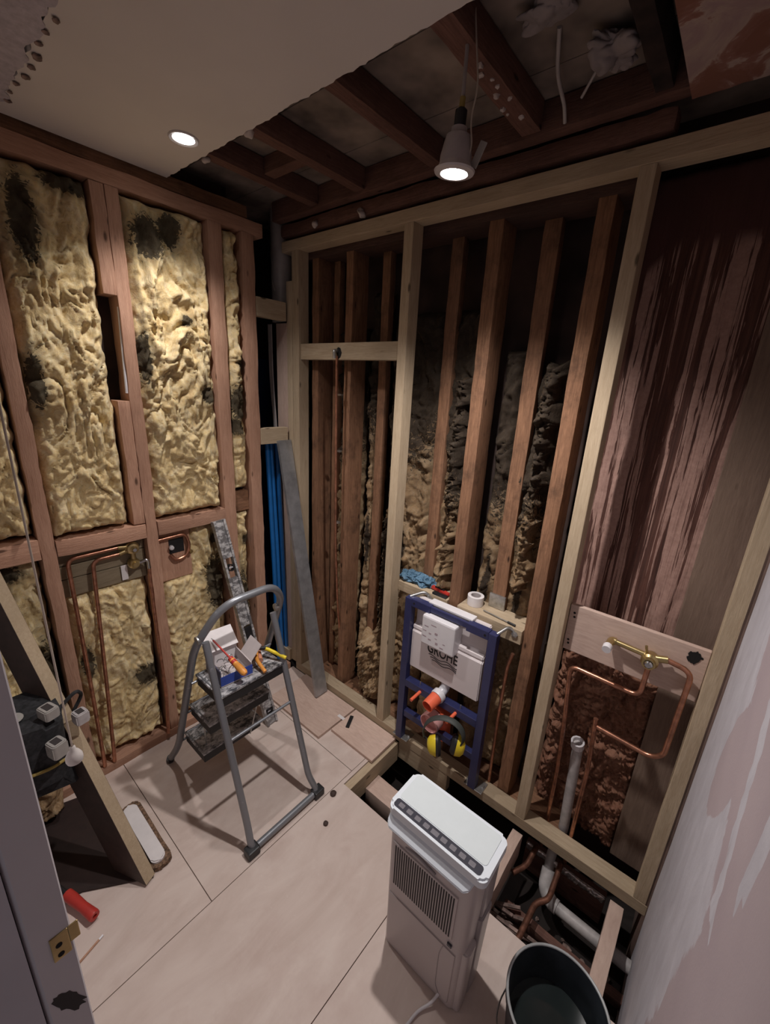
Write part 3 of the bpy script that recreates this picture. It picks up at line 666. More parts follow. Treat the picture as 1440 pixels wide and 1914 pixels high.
for x0, x1, L, z0 in ((0.16, 0.198, 'thin old batten deep in the left bay near the corner', 0.03), (0.462, 0.505, 'thin old batten deep in the left bay near the middle stud', 0.25),
                      (0.80, 0.852, 'orange old batten standing behind the blue gloves', 0.834), (1.148, 1.205, 'orange old batten with a metal bracket foot behind the tape', 0.834)):
    beam('old_batten', x0, x1, 0.150, 0.185, z0, 2.235, DRK['z'], L, 'batten', 'old battens of the back wall', rough=0.002)
obj('batten_bracket', B(1.142, 1.212, 0.140, 0.150, 0.834, 0.895, 0.002), STEEL, None, 'galvanised bracket at the foot of the orange batten', 'bracket')
# brown insulation in each pocket
BK = [(0.03, 0.10, 0.03, 2.1), (0.147, 0.323, 0.03, 1.95), (0.369, 0.46, 0.03, 2.1), (0.510, 0.795, 0.03, 2.0), (0.810, 0.985, 0.03, 2.0), (1.052, 1.150, 0.03, 1.85), (1.165, 1.320, 0.03, 1.80), (1.379, 1.437, 0.03, 1.70)]
BN = ['behind the corner stud', 'left of the thin copper pipe', 'right of the thin copper pipe', 'behind the middle pale stud', 'behind the blue gloves', 'behind the roll of tape', 'left of the knotty old stud', 'behind the right pale stud']
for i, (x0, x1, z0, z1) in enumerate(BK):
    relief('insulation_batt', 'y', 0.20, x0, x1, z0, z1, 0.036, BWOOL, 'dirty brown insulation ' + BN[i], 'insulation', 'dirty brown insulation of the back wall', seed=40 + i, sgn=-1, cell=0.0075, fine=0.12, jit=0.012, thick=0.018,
           stain_shades=(((x0 + x1) / 2 - 0.02, z1 - 0.1, 0.35, 0.75), ((x0 + x1) / 2, 0.9, 0.02, 0.2)), lean=lambda u, v: -0.02 * max(0, 1 - v))  # first spot paints the upper bay's shade into the wool colour
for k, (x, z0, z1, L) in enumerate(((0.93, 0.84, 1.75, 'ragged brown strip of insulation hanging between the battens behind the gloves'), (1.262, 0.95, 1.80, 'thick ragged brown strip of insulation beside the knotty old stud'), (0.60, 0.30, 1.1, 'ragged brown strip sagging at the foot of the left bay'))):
    relief('ragged_strip', 'y', 0.13, x - 0.032, x + 0.032, z0, z1, 0.045, BWOOL, L, 'insulation', 'ragged hanging insulation strips', seed=70 + k, stain_shades=((x, z1, 0.5, 0.75),), sgn=-1, cell=0.006, fine=0.35, jit=0.035, edge=0.022, fu=12, fv=9, thick=0.02)  # shade painted in, darker towards the top of each strip
relief('ragged_strip', 'y', 0.12, 0.45, 0.67, 0.055, 0.42, 0.05, BWOOL, 'heap of crumpled brown insulation on the floor of the left bay', 'insulation', seed=81, sgn=-1, cell=0.006, fine=0.35, jit=0.03, edge=0.03, fu=12, fv=12)

# shelf noggins with things on them
beam('shelf_noggin', 0.728, 0.994, 0.055, 0.16, 0.785, 0.832, NEW['x'], 'pale shelf noggin carrying the blue gloves behind the cistern', 'noggin', 'shelf noggins behind the cistern')
beam('shelf_noggin', 1.046, 1.329, 0.050, 0.165, 0.775, 0.833, NEW['x'], 'pale shelf noggin carrying the roll of tape', 'noggin', 'shelf noggins behind the cistern')
def tape():
    r = thing('tape_roll', (1.095, 0.113, 0.833), 'roll of off-white tape lying on the pale shelf noggin', 'tape')
    obj('tape_ring', lathe(bmesh.new(), [(0.022, 0), (0.034, 0), (0.034, 0.040), (0.022, 0.040), (0.022, 0)], (1.095, 0.113, 0.834), (0, 0, 1), 32), WHITEC, r, smooth=True)
    obj('cardboard_core', lathe(bmesh.new(), [(0.0195, 0), (0.0215, 0), (0.0215, 0.040), (0.0195, 0.040), (0.0195, 0)], (1.095, 0.113, 0.834), (0, 0, 1), 32), GREYC, r, smooth=True)
tape()
def gloves():
    r = thing('work_gloves', (0.79, 0.115, 0.832), 'crumpled blue disposable gloves on the shelf noggin beside the middle pale stud', 'gloves')
    for k, (x, y, z, s) in enumerate(((0.768, 0.105, 0.850, 0.035), (0.835, 0.110, 0.846, 0.034))):
        bm = bmesh.new(); bmesh.ops.create_icosphere(bm, subdivisions=5, radius=1)
        for v in bm.verts:
            c = v.co.copy(); q = 1 + 0.55 * noise.noise(c * 2.2 + Vector((k * 5, 0, 0))) + 0.22 * (1 - abs(noise.noise(c * 6)) * 2)
            v.co = Vector((c.x * s * 1.35 * q, c.y * s * q, max(-0.017, c.z * 0.022 * q)))
        for j in range(4):
            a = -0.6 + 0.45 * j + k; tube(bm, smooth_path([(0.02 * math.cos(a), 0.02 * math.sin(a), 0.0), (0.05 * math.cos(a), 0.035 * math.sin(a), 0.012), (0.068 * math.cos(a), 0.038 * math.sin(a), -0.004)], 0.012), [0.009] * 2 + [0.008] * 5 + [0.006], 8)
        xf(bm, Matrix.Translation((x, y, z))); obj('glove', bm, GLOVE, r, smooth=True)
gloves()
def knife():
    r = thing('retractable_knife', (0.93, 0.11, 0.832), 'red and black craft knife lying beside the blue gloves', 'knife')
    bm = bmesh.new(); hull_box(bm, (0.885, 0.100, 0.842), (0.985, 0.085, 0.842), 0.020, 0.014, (0, 1, 0)); bmesh.ops.bevel(bm, geom=bm.edges[:], offset=0.003, segments=2, affect='EDGES'); obj('handle', bm, RED, r, smooth=True)
    bm = bmesh.new(); hull_box(bm, (0.905, 0.097, 0.850), (0.955, 0.090, 0.850), 0.008, 0.004, (0, 1, 0)); obj('slider', bm, BLACK, r)
    bm = bmesh.new(); hull_box(bm, (0.862, 0.104, 0.841), (0.886, 0.100, 0.841), 0.012, 0.003, (0, 1, 0)); obj('blade', bm, STEEL, r)
knife()
obj('magnetic_rule', B(0.915, 0.985, 0.056, 0.076, 0.8325, 0.842, 0.001), BLACK, None, 'small black block on the shelf noggin beside the craft knife', 'block')
def file_tool():
    r = thing('thin_screwdriver', (1.21, 0.075, 0.833), 'thin steel screwdriver lying along the shelf noggin beside the tape', 'screwdriver')
    obj('shaft', TB([(1.150, 0.082, 0.839), (1.262, 0.068, 0.839)], 0.0025, seg=8), STEEL, r, smooth=True)
    obj('handle', TB([(1.262, 0.068, 0.839), (1.295, 0.064, 0.839)], 0.0045, seg=10), BLACK, r, smooth=True)
file_tool()

# ================================================================== TOILET FRAME
def toilet_frame():
    r = thing('toilet_support_frame', (1.04, 0.0, 0.052), 'dark blue wall-hung toilet frame with a white cistern standing in the new stud frame', 'toilet frame')
    xl, xr = 0.829, 1.263; y0, y1 = -0.022, 0.012
    obj('leg', B(xl, xl + 0.034, y0, y1, 0.053, 0.815, 0.002), BLUEF, r)
    obj('leg', B(xr - 0.034, xr, y0, y1, 0.053, 0.815, 0.002), BLUEF, r)
    bm = bmesh.new(); bx(bm, xl + 0.034, xl + 0.13, y0, y1, 0.783, 0.818, 0.002); bx(bm, xr - 0.13, xr - 0.034, y0, y1, 0.783, 0.818, 0.002); bx(bm, xl + 0.12, xr - 0.12, y0 + 0.004, y0 + 0.018, 0.792, 0.816, 0.002)
    tb = obj('top_rail', bm, BLUEF, r)
    for x in (xl + 0.048, xr - 0.048): obj('rail_hole', lathe(bmesh.new(), [(0, 0), (0.005, 0), (0.005, 0.0008), (0, 0.0008)], (x, y0, 0.800), (0, -1, 0), 14), SOOT, tb)
    obj('middle_rail', B(xl + 0.034, xr - 0.034, y0, y1 + 0.006, 0.365, 0.401, 0.002), BLUEF, r)
    obj('lower_rail', B(xl + 0.034, xr - 0.034, y0 + 0.006, y1, 0.190, 0.223, 0.002), BLUEF, r)
    for x in (xl + 0.017, xr - 0.017):
        f = obj('foot_plate', B(x - 0.035, x + 0.05, -0.02, 0.045, 0.0525, 0.057, 0.001), STEEL, r)
        obj('bolt', lathe(bmesh.new(), [(0.007, 0), (0.007, 0.008), (0, 0.008)], (x + 0.038, 0.015, 0.057), (0, 0, 1), 6, True), STEEL, f)
    for x in (0.935, 1.145): obj('rail_bolt', TB([(x, -0.004, 0.401), (x, -0.004, 0.418)], 0.003, seg=8), STEEL, r)
    for s, x in ((-1, xl + 0.02), (1, xr - 0.02)):
        br = obj('wall_bracket', TB([(x + 0.01 * s, 0.0, 0.812), (x + 0.035, 0.045, 0.835), (x + 0.06, 0.056, 0.815)], 0.0065, 0.02, 10), STEEL, r, smooth=True)
        obj('bracket_nut', lathe(bmesh.new(), [(0.013, 0), (0.013, 0.010), (0.006, 0.012), (0, 0.012)], (x + 0.06, 0.054, 0.812), (0, -1, 0), 6, True), STEEL, br)
    # cistern
    t = None
    bm = bmesh.new()
    def slab(P, xa, xb):   # profile in (y,z) extruded along x
        lo = [bm.verts.new((xa, y, z)) for y, z in P]; hi = [bm.verts.new((xb, y, z)) for y, z in P]
        bm.faces.new(lo); bm.faces.new(hi[::-1])
        for i in range(len(P)): bm.faces.new((lo[i], hi[i], hi[(i + 1) % len(P)], lo[(i + 1) % len(P)]))
    slab([(-0.004, 0.475), (-0.004, 0.655), (0.004, 0.664), (0.000, 0.672), (0.002, 0.684), (0.018, 0.690), (0.022, 0.700), (0.022, 0.800), (0.030, 0.812), (0.046, 0.812), (0.046, 0.475), (0.020, 0.465)], 0.866, 1.214)
    bmesh.ops.recalc_face_normals(bm, faces=bm.faces[:])
    bmesh.ops.bevel(bm, geom=[e for e in bm.edges if abs(e.verts[0].co.x - e.verts[1].co.x) < 1e-4], offset=0.004, segments=2, affect='EDGES')
    t = obj('cistern', bm, TANKP, r)
    obj('cistern_lid', B(0.935, 1.145, 0.004 , 0.046, 0.8125, 0.824, 0.003), WHITEP, t)
    # service box
    bm = bmesh.new(); bx(bm, 0.940, 1.100, -0.045, 0.0215, 0.648, 0.785, 0.008)
    sb = obj('inspection_box', bm, WHITEP, r, label='white inspection shaft box')
    bm = bmesh.new()
    for (x, z, w, h) in ((0.965, 0.740, .02, .004), (0.958, 0.717, .016, .004), (0.985, 0.712, .012, .006), (1.015, 0.722, .014, .010), (1.015, 0.700, .010, .003), (0.958, 0.690, .02, .005), (0.985, 0.683, .015, .006), (1.02, 0.678, .012, .010), (1.055, 0.690, .010, .004), (1.045, 0.668, .018, .005), (1.0, 0.755, .026, .004)):
        bx(bm, x - w / 2, x + w / 2, -0.0456, -0.0452, z - h / 2, z + h / 2)
    obj('printed_diagram', bm, plain('grey_print', (0.42, 0.33, 0.36), 0.6, 0, 0.1, 90), sb, label='small grey and red printed diagrams')
    # lettering on the cistern
    cu = bpy.data.curves.new('lettering', 'FONT'); cu.body = 'GROHE'; cu.size = 0.073; cu.extrude = 0.0004; cu.align_x = 'CENTER'; cu.offset = 0.0012
    tmp = bpy.data.objects.new('tmp', cu); COL.objects.link(tmp)
    bpy.context.view_layer.update()
    me = bpy.data.meshes.new_from_object(tmp.evaluated_get(bpy.context.evaluated_depsgraph_get())); bpy.data.objects.remove(tmp)
    wd = max(v.co.x for v in me.vertices) - min(v.co.x for v in me.vertices); ht = max(v.co.y for v in me.vertices)
    me.transform(Matrix.Translation((1.030, -0.0046, 0.592)) @ Matrix.Rotation(math.radians(90), 4, 'X') @ Matrix.Diagonal((0.150 / wd, 0.046 / ht, 1, 1)))
    bm = bmesh.new(); bm.from_mesh(me); obj('lettering', bm, INK, t, label='black lettering')
    bm = bmesh.new()
    for j in range(3):
        pts = [(0.964 + 0.142 * k / 40 + 0.010 * j, -0.0048, 0.579 - 0.011 * j + 0.0050 * math.sin(2 * math.pi * 1.75 * k / 40 + 0.6)) for k in range(41 - 3 * j)]
        tube(bm, pts, 0.0014, 6)
    obj('wave_emblem', bm, INK, t, label='three black wavy lines')
    # flush pipe, caps
    fp = obj('flush_pipe', TB([(1.055, 0.020, 0.470), (1.050, 0.015, 0.435), (1.045, -0.015, 0.420)], 0.021, 0.02, 20), MILKY, r, label='milky flush pipe', smooth=True)
    obj('collar', lathe(bmesh.new(), [(0.022, 0), (0.031, 0), (0.032, 0.020), (0.030, 0.026), (0.024, 0.026)], (1.045, -0.012, 0.421), (-0.10, -1, -0.22), 28, True), WHITEP, fp, smooth=True)
    obj('protective_cap', lathe(bmesh.new(), [(0.028, 0), (0.028, 0.006), (0.0265, 0.060), (0.024, 0.060), (0.022, 0.010), (0, 0.010)], (1.042, -0.038, 0.415), (-0.10, -1, -0.22), 32), ORRED, fp, label='orange red protective cap', smooth=True)
    wp = obj('waste_elbow', TB([(1.045, 0.04, 0.16), (1.045, 0.035, 0.30), (1.043, -0.03, 0.305)], 0.040, 0.05, 24), ORRED, r, label='orange red outlet pipe', smooth=True)
    obj('outlet_cap', lathe(bmesh.new(), [(0.045, 0), (0.046, 0.045), (0.042, 0.047), (0.040, 0.020), (0, 0.016)], (1.043, -0.030, 0.303), (-0.06, -1, -0.10), 32), PINKR, wp, label='pale pink outlet cap', smooth=True)
    for x in (0.950, 1.135):
        obj('mounting_rod', TB([(x, 0.0, 0.382), (x - 0.006, -0.085, 0.372)], 0.0075, seg=14), ORRED, r, label='orange red rod sleeve', smooth=True)
toilet_frame()
def earmuffs():
    r = thing('ear_defenders', (1.13, -0.095, 0.20), 'black and yellow ear defenders hanging over the red outlet of the toilet frame', 'ear defenders')
    C0 = Vector((1.128, -0.085, 0.31))
    pts = []
    for k in range(25):
        a = math.radians(-20 + 220 * k / 24); pts.append((C0.x - 0.004 + 0.084 * math.cos(a), C0.y + 0.020 * math.cos(a) - 0.008, C0.z + 0.002 + 0.084 * math.sin(a) + 0.018 * math.cos(a)))
    obj('headband', tube(bmesh.new(), pts, 0.0085, 12, True, (1.7, 0.5)), plain('grey_green_padding', (0.045, 0.05, 0.045), 0.6), r, smooth=True)
    for s, x in ((-1, 1.098), (1, 1.182)):
        c = Vector((x, -0.088 + 0.020 * s, 0.262 + 0.014 * s)); d = Vector((0.89 * s, 0.40 * s - 0.10, -0.12))
        bm = bmesh.new(); lathe(bm, [(0, 0.030), (0.018, 0.028), (0.031, 0.018), (0.037, 0.0), (0.037, -0.004), (0, -0.004)], (0, 0, 0), d, 28); xf(bm, Matrix.Translation(c) @ Matrix.Diagonal((1.12, 0.92, 1.30, 1)))
        cp = obj('ear_cup', bm, YELLOW, r, label='yellow ear cup', smooth=True)
        bm = bmesh.new(); lathe(bm, [(0.036, 0), (0.037, -0.010), (0.030, -0.020), (0.016, -0.020), (0.014, -0.006), (0, -0.006)], (0, 0, 0), d, 28); xf(bm, Matrix.Translation(c - d.normalized() * 0.0045) @ Matrix.Diagonal((1.12, 0.92, 1.30, 1)))
        obj('cushion', bm, BLACK, cp, smooth=True)
        e = Vector(pts[-1] if s < 0 else pts[0]); obj('arm', TB([e, e * 0.5 + c * 0.5 + Vector((0.012 * s, 0, 0)), c + d.normalized() * 0.025], 0.0035, 0.01, 8), BLACK, r, smooth=True)
earmuffs()
obj('copper_pipe', TB([(1.290, 0.064, 0.055), (1.288, 0.058, 0.40), (1.292, 0.058, 0.66), (1.305, 0.06, 0.72)], 0.0072, 0.03), COPPER, None, 'copper pipe rising just right of the blue toilet frame', 'pipe', smooth=True)

# ================================================================== RIGHT BAY
def streak_board():
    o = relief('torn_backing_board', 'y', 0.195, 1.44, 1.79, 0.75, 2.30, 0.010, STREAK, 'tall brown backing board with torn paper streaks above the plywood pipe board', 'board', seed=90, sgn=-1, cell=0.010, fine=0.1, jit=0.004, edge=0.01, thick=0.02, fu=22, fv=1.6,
               stain_shades=())
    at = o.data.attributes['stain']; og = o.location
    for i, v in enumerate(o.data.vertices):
        w = v.co + og; at.data[i].value = max(0, min(1, (w.z - 2.10 + 0.3 * max(0, 1.52 - w.x) * 4) * 30))  # shadow below the top plate painted as a dark band on the board
streak_board()
beam('knotty_board', 1.770, 1.904, 0.168, 0.186, -0.02, 2.30, timber('grey_brown_board', (0.17, 0.115, 0.085), (0.26, 0.185, 0.14), 'z', True, 0.3), 'grey-brown knotty upright board at the right end of the bay', 'board')
beam('plasterboard_strip', 1.880, 1.903, 0.066, 0.17, -0.02, 2.26, plain('lilac_board', (0.42, 0.33, 0.36), 0.9, 0, 0.06), 'lilac plasterboard strip behind the last pale stud', 'plasterboard')
relief('crumbling_backing', 'y', 0.205, 1.44, 1.79, -0.02, 0.80, 0.032, RWOOL, 'crumbling red-brown backing below the plywood pipe board', 'board', seed=95, sgn=-1, cell=0.006, fine=0.22, jit=0.02, thick=0.02, fu=12, fv=16)
pb = thing('pipe_board', (1.67, 0.05, 0.84), 'pinkish plywood board carrying the brass mixer valve in the right bay', 'board')
obj('panel', B(1.479, 1.867, 0.040, 0.058, 0.845, 1.018, 0.002), PLY['x'], pb)
for (x, z) in ((1.495, 0.99), (1.497, 0.975), (1.492, 0.885), (1.494, 0.872), (1.85, 0.99), (1.84, 0.90)):
    obj('screw_head', lathe(bmesh.new(), [(0, 0), (0.004, 0), (0.004, 0.0008), (0, 0.0008)], (x, 0.040, z), (0, -1, 0), 10), SOOT, pb)
bm = bmesh.new(); P = [(0.012 * math.cos(a) * (1 + 0.5 * random.random()), 0.017 * math.sin(a) * (1 + 0.5 * random.random())) for a in [2 * math.pi * k / 24 for k in range(24)]]
prism(bm, P, 0, 0.001); xf(bm, Matrix.Translation((1.832, 0.0395, 0.985)) @ Matrix.Rotation(math.radians(90), 4, 'X'))
obj('scorch_mark', bm, SOOT, pb, label='black scorch mark')
def mixer():
    r = thing('mixer_valve', (1.735, 0.04, 0.93), 'brass mixer valve with a white capped elbow on the plywood pipe board', 'valve')
    obj('valve_body', lathe(bmesh.new(), [(0.020, 0), (0.024, 0.010), (0.024, 0.034), (0.018, 0.040), (0.018, 0.052), (0.013, 0.052), (0.013, 0.046), (0, 0.046)], (1.733, 0.038, 0.938), (0, -1, 0), 28, True), BRASS, r, smooth=True)
    obj('cartridge', lathe(bmesh.new(), [(0.012, 0), (0.012, 0.008), (0.008, 0.012), (0, 0.012)], (1.733, -0.010, 0.938), (0, -1, 0), 12, True), CHROME, r, label='chrome cartridge tip', smooth=True)
    obj('side_arm', TB([(1.722, 0.015, 0.950), (1.630, 0.022, 0.952)], 0.0085), BRASS, r, smooth=True)
    obj('elbow', TB([(1.635, 0.022, 0.952), (1.622, 0.022, 0.952), (1.620, -0.018, 0.948)], 0.012, 0.012), BRASS, r, smooth=True)
    obj('elbow_cap', lathe(bmesh.new(), [(0.013, 0), (0.014, 0.002), (0.013, 0.022), (0, 0.022)], (1.620, -0.014, 0.948), (0, -1, -0.15), 18, True), WHITEP, r, label='white plastic cap', smooth=True)
    obj('connector', TB([(1.745, 0.015, 0.950), (1.776, 0.018, 0.958)], 0.011), BRASS, r, smooth=True)
    obj('bleed_nipple', TB([(1.722, 0.010, 0.955), (1.716, 0.004, 0.985)], 0.004), BRASS, r, smooth=True)
mixer()
obj('copper_pipe', TB([(1.734, 0.018, 0.918), (1.732, 0.018, 0.800), (1.520, 0.020, 0.803), (1.536, 0.024, 0.60), (1.540, 0.085, 0.30), (1.545, 0.085, 0.0), (1.542, 0.09, -0.15)], 0.0078, 0.03), COPPER, None, 'copper pipe looping from under the mixer valve left and down the bay', 'pipe', smooth=True)
obj('copper_pipe', TB([(1.770, 0.018, 0.957), (1.838, 0.014, 0.950), (1.832, 0.012, 0.64), (1.800, 0.014, 0.612), (1.640, 0.020, 0.618)], 0.0078, 0.035), COPPER, None, 'copper pipe looping from the right of the mixer valve around the bay', 'pipe', smooth=True)
obj('copper_pipe', TB([(1.632, 0.022, 0.645), (1.634, 0.024, 0.60), (1.640, 0.066, 0.40), (1.641, 0.070, 0.0), (1.640, 0.085, -0.14)], 0.0078, 0.03), COPPER, None, 'upright copper pipe beside the white waste pipe', 'pipe', smooth=True)
def waste():
    r = thing('waste_pipe', (1.6, 0.1, -0.15), 'white plastic waste pipe with an open collar rising through the floor void', 'pipe')
    obj('upright_pipe', TB([(1.588, 0.10, 0.45), (1.606, 0.10, 0.02), (1.588, 0.075, -0.11), (1.600, 0.02, -0.165)], 0.0185, 0.03, 22), WASTE, r, smooth=True)
    obj('collar', lathe(bmesh.new(), [(0.018, 0), (0.023, 0), (0.024, 0.030), (0.020, 0.032), (0.017, 0.030), (0.016, 0.004), (0, 0.004)], (1.587, 0.100, 0.432), (-0.05, -0.25, 1), 12), WHITEP, r, label='white hexagonal collar')
    obj('elbow', TB([(1.600, 0.025, -0.125), (1.606, -0.02, -0.170), (1.640, -0.045, -0.180), (1.665, -0.048, -0.180)], 0.026, 0.03, 22), WASTE, r, smooth=True)
    obj('horizontal_pipe', TB([(1.66, -0.048, -0.180), (1.95, -0.055, -0.182)], 0.0215, seg=22), WASTE, r, smooth=True)
waste()

# ================================================================== FLOOR HOLE
beam('hole_trimmer', 0.802, 0.838, -0.36, 0.0, -0.115, -0.004, NEW['y'], 'pale trimmer along the left side of the floor hole', 'timber')
beam('hole_trimmer', 0.838, 1.12, 0.002, 0.036, -0.095, 0.002, NEW['x'], 'pale trimmer under the bottom plate at the back of the floor hole', 'timber')
beam('floor_joist', 0.840, 1.40, -0.240, -0.150, -0.18, -0.085, PLY['x'], 'pinkish floor joist crossing the hole left of the dehumidifier', 'joist', rough=0.002)
beam('floor_joist', 1.065, 1.115, -0.148, 0.0, -0.17, -0.09, OLD['y'], 'short joist stub behind the top of the dehumidifier', 'joist', rough=0.002)
beam('floor_joist', 1.442, 1.484, -0.345, 0.0, -0.14, -0.022, PLY['y'], 'floor joist beside the right top edge of the dehumidifier', 'joist', rough=0.002)
beam('floor_joist', 1.812, 1.856, -0.60, 0.0, -0.14, -0.022, PLY['y'], 'pinkish floor joist above the bucket', 'joist', rough=0.002)
beam('foil_edged_board', 1.49, 1.80, 0.062, 0.088, -0.26, -0.115, JST['x'], 'rough board with a foil lined top edge behind the waste pipe', 'board', rough=0.003)
relief('foil_strip', 'y', 0.058, 1.49, 1.80, -0.142, -0.112, 0.005, plain('crinkled_foil', (0.62, 0.56, 0.54), 0.25, 0.7, 0.2, 60), 'crinkled silver foil strip on the board behind the waste pipe', 'foil', seed=99, sgn=-1, cell=0.004, fine=0.5, thick=0.003, edge=0.004, jit=0.004, fu=30, fv=30)
obj('copper_pipe', TB([(1.532, 0.058, -0.105), (1.528, -0.03, -0.115), (1.495, -0.09, -0.12)], 0.0105, 0.03), DCOPPER, None, 'tarnished copper stub under the floor beside the joist', 'pipe', smooth=True)
obj('copper_pipe', TB([(1.632, 0.055, -0.10), (1.636, -0.09, -0.115), (1.602, -0.13, -0.12), (1.594, -0.33, -0.12)], 0.0105, 0.02), DCOPPER, None, 'tarnished copper pipe with a soldered bend over the white waste pipe', 'pipe', smooth=True)
for k in range(22):
    x = 1.50 + 0.16 * random.random(); y = -0.31 + 0.16 * random.random(); a = random.uniform(-0.35, 0.35) + 0.25
    L = 0.06 + 0.07 * random.random(); z = -0.285 + 0.006 * k
    bm = bmesh.new(); hull_box(bm, (x - L / 2 * math.cos(a), y - L / 2 * math.sin(a), z), (x + L / 2 * math.cos(a), y + L / 2 * math.sin(a), z + 0.004), 0.012, 0.006, (0, 1, 0))
    obj('wood_splinter', bm, RUB, None, 'splintered lath lying in the floor void beside the dehumidifier', 'splinter', 'splinters in the floor void')
beam('void_board', 1.50, 1.93, -0.165, -0.135, -0.235, -0.20, JST['x'], 'dark rough batten low in the floor void under the waste pipe', 'timber', rough=0.004)
bm = bmesh.new()
for k in range(70):
    c = Vector((random.uniform(1.50, 1.90), random.uniform(-0.34, -0.05), -0.298)); r0 = random.uniform(0.006, 0.02)
    m0 = bmesh.ops.create_icosphere(bm, subdivisions=1, radius=r0, matrix=Matrix.Translation(c + Vector((0, 0, r0 * 0.5))))
for v in bm.verts: v.co += noise.noise_vector(v.co * 60) * 0.005
obj('rubble', bm, RUB, None, 'dusty rubble covering the bottom of the floor void', 'rubble', kind='stuff')

# ================================================================== FLOOR PANELS AND SMALL THINGS
beam('floor_hatch', 0.13, 0.535, -0.262, -0.004, 0.001, 0.016, PLY['x'], 'loose square plywood panel in the corner by the leaning channel', 'board', bev=0.001)
beam('floor_hatch', 0.545, 0.822, -0.185, -0.004, 0.001, 0.016, PLY['x'], 'loose plywood panel between the middle pale stud and the floor hole', 'board', bev=0.001)
obj('paper_label', B(0.505, 0.548, -0.105, -0.088, 0.0162, 0.0172), WHITEC, None, 'small white label lying at the edge of the loose panels', 'label')
def offcut():
    r = thing('black_strip', (0.59, -0.09, 0.016), 'short black plastic strip lying on the loose panel by the middle pale stud', 'strip')
    bm = bmesh.new(); hull_box(bm, (0.565, -0.055, 0.0195), (0.600, -0.125, 0.0195), 0.018, 0.006); obj('strip', bm, BLACK, r)
offcut()
for k, (x, y, s) in enumerate(((0.802, -0.411, 0.013), (0.872, -0.518, 0.010))):
    bm = bmesh.new(); bmesh.ops.create_icosphere(bm, subdivisions=3, radius=s)
    for v in bm.verts: v.co *= 1 + 0.25 * noise.noise(v.co * 90); v.co.z *= 0.55
    xf(bm, Matrix.Translation((x, y, s * 0.55))); obj('wood_knot', bm, plain('knot_brown%d' % k, (0.05, 0.028, 0.022), 0.7), None, ['larger dark round knot lying loose on the plywood floor near the hole', 'smaller dark round knot lying loose on the plywood floor'][k], 'wood knot', 'loose knots on the floor', smooth=True)

def step_ladder():
    r = thing('step_ladder', (0.45, -0.61, 0), 'grey metal three-tread folding step ladder splashed with plaster', 'step ladder')
    bx_ = lambda z: 0.165 + 0.39 * z      # lean of the main frame
    ax_ = lambda z: 0.747 - 0.29 * z      # lean of the rear frame
    yl, yr = -0.790, -0.435
    pts = [(0.135, yl - 0.012, 0.012), (bx_(0.14), yl, 0.14), (bx_(0.76), yl, 0.76), (bx_(0.925), yl + 0.085, 0.925), (bx_(0.925), yr - 0.06, 0.925), (bx_(0.84), yr + 0.005, 0.84), (bx_(0.14), yr, 0.14), (0.135, yr + 0.012, 0.012)]
    obj('main_frame', TB(pts, 0.0145, 0.075, 16, n=10), TUBE, r, smooth=True)
    al, ar = -0.772, -0.478
    pts = [(ax_(0.80), al, 0.80), (ax_(0.10), al + 0.004, 0.10), (0.752, al - 0.004, 0.020), (0.752, ar + 0.020, 0.020), (ax_(0.10), ar, 0.10), (ax_(0.80), ar - 0.012, 0.80)]
    obj('rear_frame', TB(pts, 0.0128, 0.028, 16, n=7), TUBE, r, smooth=True)
    for y in (al - 0.004, ar + 0.020):
        bm = bmesh.new(); bx(bm, 0.733, 0.773, y - 0.024, y + 0.024, 0.001, 0.036, 0.005); obj('rubber_foot', bm, BLACK, r)
    for y in (yl - 0.012, yr + 0.012):
        obj('rubber_foot', TB([(0.131, y, 0.001), (0.145, y, 0.028)], 0.0165, seg=16), BLACK, r, smooth=True)
    obj('crossbar', TB([(ax_(0.43) , al, 0.43), (ax_(0.43), ar - 0.005, 0.43)], 0.006, seg=12), TUBE, r, smooth=True)
    for i, (z, xa, xb) in enumerate(((0.21, 0.235, 0.405), (0.405, 0.312, 0.478), (0.60, 0.398, 0.585))):
        ya, yb = -0.768, -0.492
        bm = bmesh.new(); bx(bm, xa, xb, ya, yb, z - 0.010, z, 0.003)
        st = obj('tread', bm, TREAD, r)
        bm = bmesh.new(); bx(bm, xa + 0.004, xb - 0.004, ya + 0.004, yb - 0.004, z - 0.050, z - 0.0105, 0.003); obj('tread_skirt', bm, UNDER, st)
        bm = bmesh.new(); tube(bm, [(xa + 0.02, ya + 0.008, z + 0.0), (xb - 0.02, ya + 0.008, z + 0.0)], 0.003, 8); tube(bm, [(xa + 0.01, yb - 0.01, z), (xa + 0.01, ya + 0.01, z)], 0.003, 8); obj('tread_rim', bm, TUBE, st)
        for y0, y1 in ((yl, ya + 0.02), (yb - 0.02, yr)):
            obj('pivot_pin', TB([(xa + 0.012, y0, z - 0.025), (xa + 0.012, y1, z - 0.025)], 0.005, seg=10), TUBE, st)
    for y in (yl + 0.004, yr - 0.004):
        obj('hinge_bolt', lathe(bmesh.new(), [(0.016, 0), (0.016, 0.012), (0.008, 0.016), (0, 0.016)], (bx_(0.79) , y, 0.79), (0, 1 if y < -0.6 else -1, 0), 14, True), STEEL, r, smooth=True)
    obj('brace', TB([(0.42, al + 0.01, 0.385), (0.36, al + 0.04, 0.19)], 0.003, seg=8), STEEL, r)
    obj('brace', TB([(0.46, ar - 0.06, 0.385), (0.43, ar - 0.09, 0.19)], 0.003, seg=8), STEEL, r)
step_ladder()
